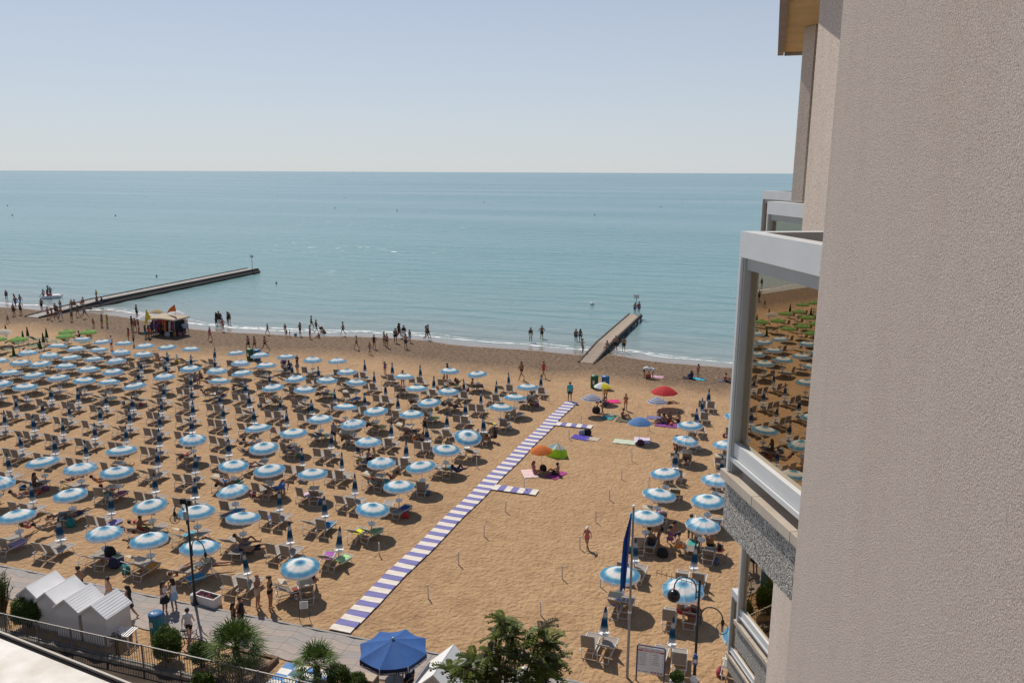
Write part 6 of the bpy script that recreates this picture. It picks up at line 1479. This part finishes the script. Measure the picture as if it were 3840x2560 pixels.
gt('D',1855,944,-5,1.2,.8,(.05,.42,.55),'turquoise towel beside the slim child at far right',9)
gt('D',1750,935,0,1.2,.9,(.02,.02,.03),'black blanket at the far right of the beach',10)
gt('D',2130,966,0,1.3,.9,(.10,.11,.16),'dark blue blanket close to the balcony post',11)
gt('E',925,505,-8,1.0,1.6,(.04,.24,.26),'teal towel under the lying child',12)
gt('E',1065,535,0,1.0,1.4,(.12,.10,.07),'dark towel under the tanned woman',13)
gt('E',1520,590,0,1.8,1.2,(.22,.06,.22),'purple blanket under the seated group',14)
gt('E',1390,515,0,1.2,.9,(.16,.15,.30),'dark blue towel left of the seated group',15)
def bedtowel(i,j,s,colr,label,seed,c2=None):
    b=bedinfo.get((i,j,s))
    if not b: return
    o,x,y,rz,typ=b; v=Matrix.Rotation(rz,3,'Z')@Vector((0,.22,0)); towel(x+v.x,y+v.y,.325,math.degrees(rz),.56,.80,colr,label,True,seed,c2)
bedtowel(13,-4,'left',(.68,.62,.04),'yellow towel on the sunbed beside the eighth-row walkway umbrella',21)
bedtowel(13,-4,'right',(.20,.34,.12),'green towel with yellow edge on the sunbed in umbrella shade',22)
bedtowel(13,-5,'left',(.40,.10,.42),'magenta towel on the sunbed beside the folded walkway umbrella',23)
bedtowel(13,-5,'right',(.38,.68,.28),'mint green towel on the sunbed beside the magenta one',24)
bedtowel(13,-3,'right',(.03,.04,.22),'navy blue towel on the sunbed under the third walkway umbrella',25)
bedtowel(13,-6,'left',(.22,.06,.03),'rust red towel on the sunbed beside the small notice',26)
bedtowel(8,-5,'right',(.24,.20,.42),'lilac towel on the sunbed left of the lamp post',27)
bedtowel(10,-4,'right',(.03,.20,.42),'blue towel on the sunbed in the middle of the left field',28)
bedtowel(10,-5,'left',(.10,.40,.52),'turquoise towel beside the lamp post floodlights',29)
bedtowel(11,-4,'left',(.05,.10,.35),'dark blue patterned towel in the middle of the left field',30)
bedtowel(12,-4,'right',(.02,.20,.36),'teal blue towel right of the stooping bald man',31)
bedtowel(9,-6,'right',(.46,.14,.30),'pink towel on the sunbed in the first row',32)
bedtowel(10,-6,'right',(.62,.26,.04),'orange towel on the sunbed in the first row',33)
bedtowel(11,-6,'right',(.03,.28,.46),'bright blue towel in the first row left of the folded umbrella',34)
bedtowel(7,-6,'right',(.40,.24,.40),'pink patterned towel in the first row at the left edge',35)
bedtowel(13,-1,'right',(.05,.35,.50),'turquoise towel near the walkway, sixth row',36)
bedtowel(18,-5,'left',(.40,.40,.60),'blue and white striped towel on the near-right sunbed',37,(.05,.12,.35))
bedtowel(19,-5,'right',(.50,.03,.10),'red towel under the man in lime shorts',38)
bedtowel(18,-2,'right',(.55,.20,.35),'pink towel on the sunbed in the right field',39)
bedtowel(9,-2,'right',(.40,.03,.05),'red towel on a sunbed, middle of the left field',40)
tq_=random.Random(77); taken=set(); TC=[((.05,.16,.38),'blue'),((.45,.07,.10),'red'),((.55,.48,.40),'cream'),((.04,.28,.30),'teal'),((.50,.24,.05),'orange'),((.30,.10,.26),'plum'),((.62,.60,.58),'white'),((.10,.12,.20),'dark grey'),((.55,.45,.06),'mustard'),((.14,.30,.10),'green')]
DONE={(13,-4),(13,-5),(13,-3),(13,-6),(8,-5),(10,-4),(10,-5),(11,-4),(12,-4),(9,-6),(10,-6),(11,-6),(7,-6),(13,-1),(18,-5),(19,-5),(18,-2),(9,-2)}
for (i,j,s_),b in list(bedinfo.items()):
    if (i,j) in DONE: continue
    op=(i in OPEN.get(j,[])) if i<15 else (j in ROPEN.get(i,[]))
    if not op: continue
    rw=rowword(j)+' row'; place=(ORD[14-i]+' left of walkway') if i<15 else (ORD[i-17]+' column right of open sand')
    u=tq_.random()
    if u<.50:
        c,nm=tq_.choice(TC); bedtowel(i,j,s_,tuple(v*tq_.uniform(.8,1.15) for v in c),f'{nm} towel on {s_} sunbed, {rw}, {place}',100+i*7+j)
    if .32<u<.62 and (b[4] in('low','flat','hood','hood2')):
        o,x,y,rz,typ=b; sx='f' if tq_.random()<.5 else 'm'; ps=tq_.choice(['recline','recline','lie','prone','chair']) ; 
        cl=('briefs:%s bra:%s'%((tq_.choice(['blk','red','blu','tl','org','nav','pnk']),)*2)) if sx=='f' else 'shorts:%s'%tq_.choice(['blk','nav','gry','blu','red','grn'])
        person(x,y+.05,.36,ps,sx,math.degrees(rz)+tq_.uniform(-8,8)+(0 if ps!='chair' else -80),1.68,tq_.choice((0,1,1,2)),('u' if sx=='f' else 's')+tq_.choice('bnl'),cl,f'sunbather on {s_} sunbed, {rw}, {place}')
    if .55<u<.80:
        o,x,y,rz,typ=b; t=thing('beach_bag',f'{nm if u<.5 else "small"} bag beside {s_} sunbed, {rw}, {place}','bag',(x+(.42 if s_=='right' else -.42),y-.1+tq_.uniform(-.3,.3),0),tq_.uniform(0,6)); c,nm2=tq_.choice(TC); t['label']=f'{nm2} bag beside {s_} sunbed, {rw}, {place}'
        M=mat('bag_cloth',tuple(v*.7 for v in c),.8,.15,8); m_=MB(); m_.lathe([(.11,0),(.16,.05),(.17,.2),(.12,.3),(.03,.33)],10,closed_bottom=True,closed_top=True); m_.v=[(a*1.3,b_*.8,c_) for a,b_,c_ in m_.v]; m_.build('body',M,t,smooth=True); MB().tube([(-.1,0,.28),(-.05,0,.4),(.05,0,.4),(.1,0,.28)],.012,5).build('strap',M,t)
# bags, balls and small things
def bag(c,x,y,colr,label,s=1.0,z=0,name='beach_bag'):
    gx,gy=GS(c,x,y); t=thing(name,label,'bag',(gx,gy,z)); M=mat('bag_cloth',colr,.8,.15,8)
    m_=MB(); m_.lathe([(.16*s,0),(.22*s,.06*s),(.23*s,.25*s),(.17*s,.40*s),(.06*s,.46*s),(.01,.47*s)],14,closed_bottom=True); m_.v=[(x_*1.25,y_*.8,z_+.015*math.sin(x_*30)) for x_,y_,z_ in m_.v]; m_.build('body',M,t,smooth=True)
    MB().tube([(-.12*s,-.1*s,.38*s),(-.08*s,-.14*s,.55*s),(.08*s,-.14*s,.55*s),(.12*s,-.1*s,.38*s)],.014,5).build('strap',M,t)
bag('E',790,462,(.02,.02,.03),'large dark bag at the bending woman\'s hands',1.25)
bag('E',700,690,(.012,.012,.015),'black backpack on the purple-blue towel',1.1); bag('E',640,690,(.30,.32,.40),'pale heap of clothes on the purple-blue towel',.9)
bag('D',1330,930,(.35,.12,.04),'orange-brown basket between the two bending people',1.0); bag('E',1250,800,(.06,.02,.04),'dark bag under the plain blue umbrella',1.0)
bag('U',1440,1370,(.02,.025,.06),'dark navy backpack beside the first-row sunbeds at left',1.1); bag('U',1400,1290,(.012,.012,.02),'black bag on the first-row sunbed at left',1.2,.3)
bag('Q',1090,1000,(.012,.012,.015),'black bag hanging between two right-field sunbeds',1.1); bag('Q',950,930,(.02,.02,.02),'black and red bag on a right-field sunbed',.8,.34); bag('U',890,850,(.02,.20,.20),'teal beach bag in the shade, left field',1.1); bag('M',1590,150,(.03,.25,.27),'turquoise bag under a first-row sunbed',.9)
bag('W',740,740,(.40,.03,.03),'red bag under the navy towel sunbed',.8); bag('E',240,1060,(.02,.02,.02),'black bag between the couple under the orange umbrella',.9)
cx0,cy0=GS('U',1490,1310); cb=thing('cool_box','blue cool box with a green lid beside first-row sunbeds','cool box',(cx0,cy0,0),R(-15)); MB().box((0,0,.19),(.52,.36,.38)).build('body',mat('cooler_blue',(.02,.035,.16),.5),cb); MB().box((0,0,.405),(.54,.38,.05)).build('lid',M_whpl,cb); MB().box((0,0,.437),(.42,.27,.012)).build('lid_pad',mat('cooler_green',(.16,.24,.05),.7),cb)
def ball(c,x,y,r,colr,label):
    gx,gy=GS(c,x,y); tag(MB().lathe([(r*math.cos(u)+1e-4,r+r*math.sin(u)) for u in [-1.57+3.1415*i/10 for i in range(11)]],16).build('beach_ball',mat('ball',colr,.5),None,(gx,gy,0),smooth=True),label,'ball')
ball('Z',975,975,.16,(.62,.55,.03),'yellow ball beside the folded umbrella, middle of the field'); ball('E',1570,597,.15,(.60,.12,.05),'orange ball beside the seated group'); ball('E',240,1045,.16,(.62,.16,.03),'orange ball under the orange umbrella'); ball('B',1540,740,.2,(.03,.25,.40),'blue bucket-sized ball on the wet sand')
# ring float
fx0,fy0=GS('B',95,1065); fl_=thing('pool_float','white and yellow inflatable float beside the back umbrellas','float',(fx0,fy0,.16)); MB().tube([(.42*math.cos(u),.42*math.sin(u),0) for u in [2*math.pi*i/20 for i in range(21)]],.17,10,cap=False).build('ring',mat('float_yellow',(.65,.40,.03),.4),fl_,smooth=True); MB().tube([(-.40,0,.1),(-.46,0,.35),(-.40,0,.55),(-.55,0,.6)],[.13,.12,.12,.07],10).build('neck',M_whpl,fl_,smooth=True)
# two pairs of flip-flops
for k,(x,y,rz) in enumerate(((1490,490,30),(1550,472,-10))):
    gx,gy=GS('N',x,y); t=thing('flip_flops','pair of flip-flops on the sand, '+('left one of two pairs' if k==0 else 'right one of two pairs'),'flip-flops',(gx,gy,0),R(rz))
    for s in (-1,1): o_=MB().prism([(s*.07-.04,-.13),(s*.07+.04,-.13),(s*.07+.045,.08),(s*.07,.14),(s*.07-.045,.08)],.005,.03).build('sole',M_whpl if k else M_pgrey,t); MB().tube([(s*.07-.04,-.02,.03),(s*.07,.06,.06),(s*.07+.04,-.02,.03)],.008,4).build('strap',M_blkst,o_)
# ---- kiosk
kx,ky=(GS('A',1990,730)[0],GS('A',2040,735)[1]+1.0)
kx=(GS('A',1835,760)[0]+GS('A',2300,715)[0])/2; ks=thing('beach_kiosk','beige-canopied clothes stall crowded with hanging garments near the waterline','stall',(kx,ky,0),R(-4))
M_kc=mat('kiosk_canvas',(.62,.50,.36),.85,.06,3,transl=.2); M_kd=mat('kiosk_dark',(.05,.04,.04),.9,.3,5)
c_=MB(); w2,d2=2.15,1.3; top=[(-.9,.0,2.62),(.9,.0,2.62)]; cor=[(-w2,-d2,2.12),(0,-d2-.1,2.30),(w2,-d2,2.22),(w2,d2,2.25),(-w2,d2,2.2)]
c_.add(top+cor,[(0,1,3),(0,3,2),(1,4,3),(1,5,4),(0,6,5,1),(0,2,6)]); dl=[(x,y,z-.16) for x,y,z in cor]; c_.add(cor+dl,[(i,(i+1)%5,5+(i+1)%5,5+i) for i in range(5)]); c_.build('canopy',M_kc,ks)
for sx in (-1,1):
    for sy in (-1,1): MB().tube([(sx*1.95,sy*1.1,0),(sx*1.95,sy*1.1,2.2)],.03,6).build('post',M_alu,ks)
for yy_ in (-.75,.2,.9): MB().tube([(-1.9,yy_,1.95),(1.9,yy_,1.95)],.02,6).build('clothes_rail',M_alu,ks)
gq=random.Random(6); gcol=[(.02,.02,.03),(.40,.04,.06),(.03,.08,.24),(.50,.20,.04),(.16,.05,.22),(.55,.50,.46),(.03,.20,.20),(.45,.05,.04),(.015,.015,.015)]
gM=[mat('garment',c,.9,.2,8) for c in gcol]
for yy_ in (-.75,.2,.9):
    for k in range(22):
        x=-1.8+3.6*k/21; L_=gq.uniform(.8,1.35); w_=gq.uniform(.10,.16); g=MB(); z1=1.92
        vs=[(x-w_*.3,yy_-.19,z1-.05),(x+w_*.3,yy_-.19,z1-.05),(x+w_*.6,yy_-.30,z1-L_),(x-w_*.6,yy_-.30,z1-L_),(x-w_*.3,yy_+.19,z1-.05),(x+w_*.3,yy_+.19,z1-.05),(x+w_*.6,yy_+.30,z1-L_),(x-w_*.6,yy_+.30,z1-L_)]
        g.add(vs,[(0,1,2,3),(5,4,7,6),(1,5,6,2),(4,0,3,7),(4,5,1,0),(3,2,6,7)]); g.build('garment',gM[gq.randrange(9)],ks)
MB().box((0,.35,.45),(3.4,1.2,.7)).build('cart_body',M_kd,ks)
for sx in (-1,1): MB().lathe([(.05,-.05),(.30,-.05),(.30,.05),(.05,.05)],16,c=(0,0,0)).build('wheel',M_bball,ks,(sx*1.2,-.3,.30)).rotation_euler=(math.pi/2,0,0)
bag('A',2110,745,(.35,.36,.38),'pale goods bag on the sand in front of the kiosk',1.3); bag('A',2200,735,(.25,.15,.06),'brown goods bundle on the sand in front of the kiosk',1.1); bag('A',2270,735,(.30,.10,.16),'pinkish bag at the right foot of the kiosk',1.0)
simple_umbrella('A',1840,452,'kwhite',[(.72,.72,.73)],1.2,'white umbrella at the left of the kiosk',2.3); simple_umbrella('A',2200,412,'kwhiteb',[(.72,.72,.73)],1.2,'white umbrella at the right of the kiosk',2.6); simple_umbrella('A',1965,400,'kbeige',[(.45,.34,.18)],.95,'beige umbrella behind the kiosk canopy',2.6)
def kflag(c,x,y,z,colr,label,pts):
    gx,gy=GS(c,x,y,z); t=thing('kiosk_flag',label,'flag',(gx,gy,0)); MB().tube([(0,0,0),(0,0,z)],.02,6).build('pole',M_alu,t); m_=MB()
    v=[Vector((a,0,z+b)) for a,b in pts]; v2=[p+Vector((0,.01,0)) for p in v]; n=len(v)
    m_.add(v,[tuple(range(n))]); m_.add(v2,[tuple(range(n-1,-1,-1))]); m_.build('cloth',mat('kiosk_flag_cloth',colr,.8,.1,6,transl=.3),t)
kflag('A',1838,395,3.35,(.70,.58,.02),'tall yellow triangular flag at the left kiosk corner',[(0,0),(.62,-1.0),(-.1,-1.75),(-.55,-2.4)])
kflag('A',2200,338,3.9,(.62,.17,.03),'orange flag flying above the kiosk',[(0,0),(.15,-.85),(-.6,-.95),(-1.35,-1.2),(-.8,-.55)])
# ---- pedal boat
bx1,by1=GS('A',610,255); pb=thing('pedal_boat','white pedal boat with people climbing on it in the shallow sea','boat',(bx1,by1+.6,SEA_Z),R(-35)); M_hull=mat('hull_white',(.70,.69,.70),.4); M_hr=mat('hull_pink',(.45,.10,.16),.5)
for s in (-1,1):
    h_=MB(); pts=[(s*.55,-1.5,.25),(s*.55,-1.2,.18),(s*.55,0,.15),(s*.55,1.1,.2),(s*.55,1.6,.42)]; h_.tube(pts,[.14,.26,.28,.24,.08],10); h_.build('hull',M_hull,pb,smooth=True)
MB().box((0,-.1,.42),(1.5,2.2,.10)).build('deck',M_hull,pb)
for s in (-1,1): MB().box((s*.35,-.2,.60),(.5,.5,.28)).build('seat',M_hr,pb); 
for s in (-1,1): MB().box((s*.35,-.48,.82),(.5,.08,.40),rot=Matrix.Rotation(.2,3,'X')).build('seat_back',M_hr,pb)
MB().tube([(.0,-.9,.45),(0,-.9,1.35)],.03,6).tube([(0,-.9,1.3),(0,-1.2,.9),(0,-1.7,.35)],.05,6).build('slide',M_hr,pb)
person(bx1-.3,by1+.3,.2,'stand','m',150,1.7,2,'sb','shorts:prp','person standing highest on the pedal boat'); person(bx1+.3,by1+.2,.1,'armup','m',200,1.65,2,'sb','tee:gry shorts:blk','person in grey on the right of the pedal boat'); person(bx1+.1,by1-.2,-.3,'stand','f',0,1.65,2,'lb','onepiece:red','person in red at the stern of the pedal boat')
gx,gy=GS('A',548,255); person(gx,gy,-.4,'stand','m',-60,1.75,2,'sb','tee:lbl shorts:nav','person in a pale shirt standing in the sea beside the pedal boat')
# ---- buoys and channel poles far out
M_buoy=mat('dark_buoy',(.06,.04,.03),.6); M_wbuoy=mat('white_buoy',(.62,.60,.55),.5)
bl=[(28,771),(46,807),(548,738),(433,809),(1291,742),(1256,780),(1489,789),(1814,758),(2230,806),(2478,775),(587,1034),(1036,1060)]
bl.sort()
for k,(x,y) in enumerate(bl):
    gx,gy=G(x,y,0); o=MB().lathe([(.05,-.3),(.32,-.05),(.36,.12),(.26,.34),(.10,.46),(.06,.8),(.01,.82)],12).build('buoy',M_buoy,None,(gx,gy,SEA_Z),smooth=True)
    o.scale=(.85 if gy>200 else .5,)*3; tag(o,f'small dark buoy on the sea, {ORD[k+1]} from the left','buoy','dark buoys on the sea')
gx,gy=GS('D',747,165); tag(MB().lathe([(.05,-.25),(.32,-.05),(.36,.15),(.25,.36),(.02,.42)],12).build('buoy',M_wbuoy,None,(gx,gy,SEA_Z),smooth=True),'white buoy on the sea left of the short pier','buoy')
ps_=sorted([(623,677),(579,690),(675,687),(1006,722),(1040,735),(1200,678),(1710,688),(1660,716),(2160,690),(2225,735),(2715,763),(2560,755)])
for k,(x,y) in enumerate(ps_):
    gx,gy=G(x,y+3,0); o=obj('sea_pole',None) if False else MB().tube([(0,0,-1),(0,0,2.6)],.055,6).build('sea_pole',M_buoy,None,(gx,gy,SEA_Z)); tag(o,f'thin marker pole standing in the far sea, {ORD[k+1]} from the left','pole','marker poles in the far sea')
# remove unused prototypes, report
for n_,o in list(BEDS.items()):
    pass
bpy.context.view_layer.update()
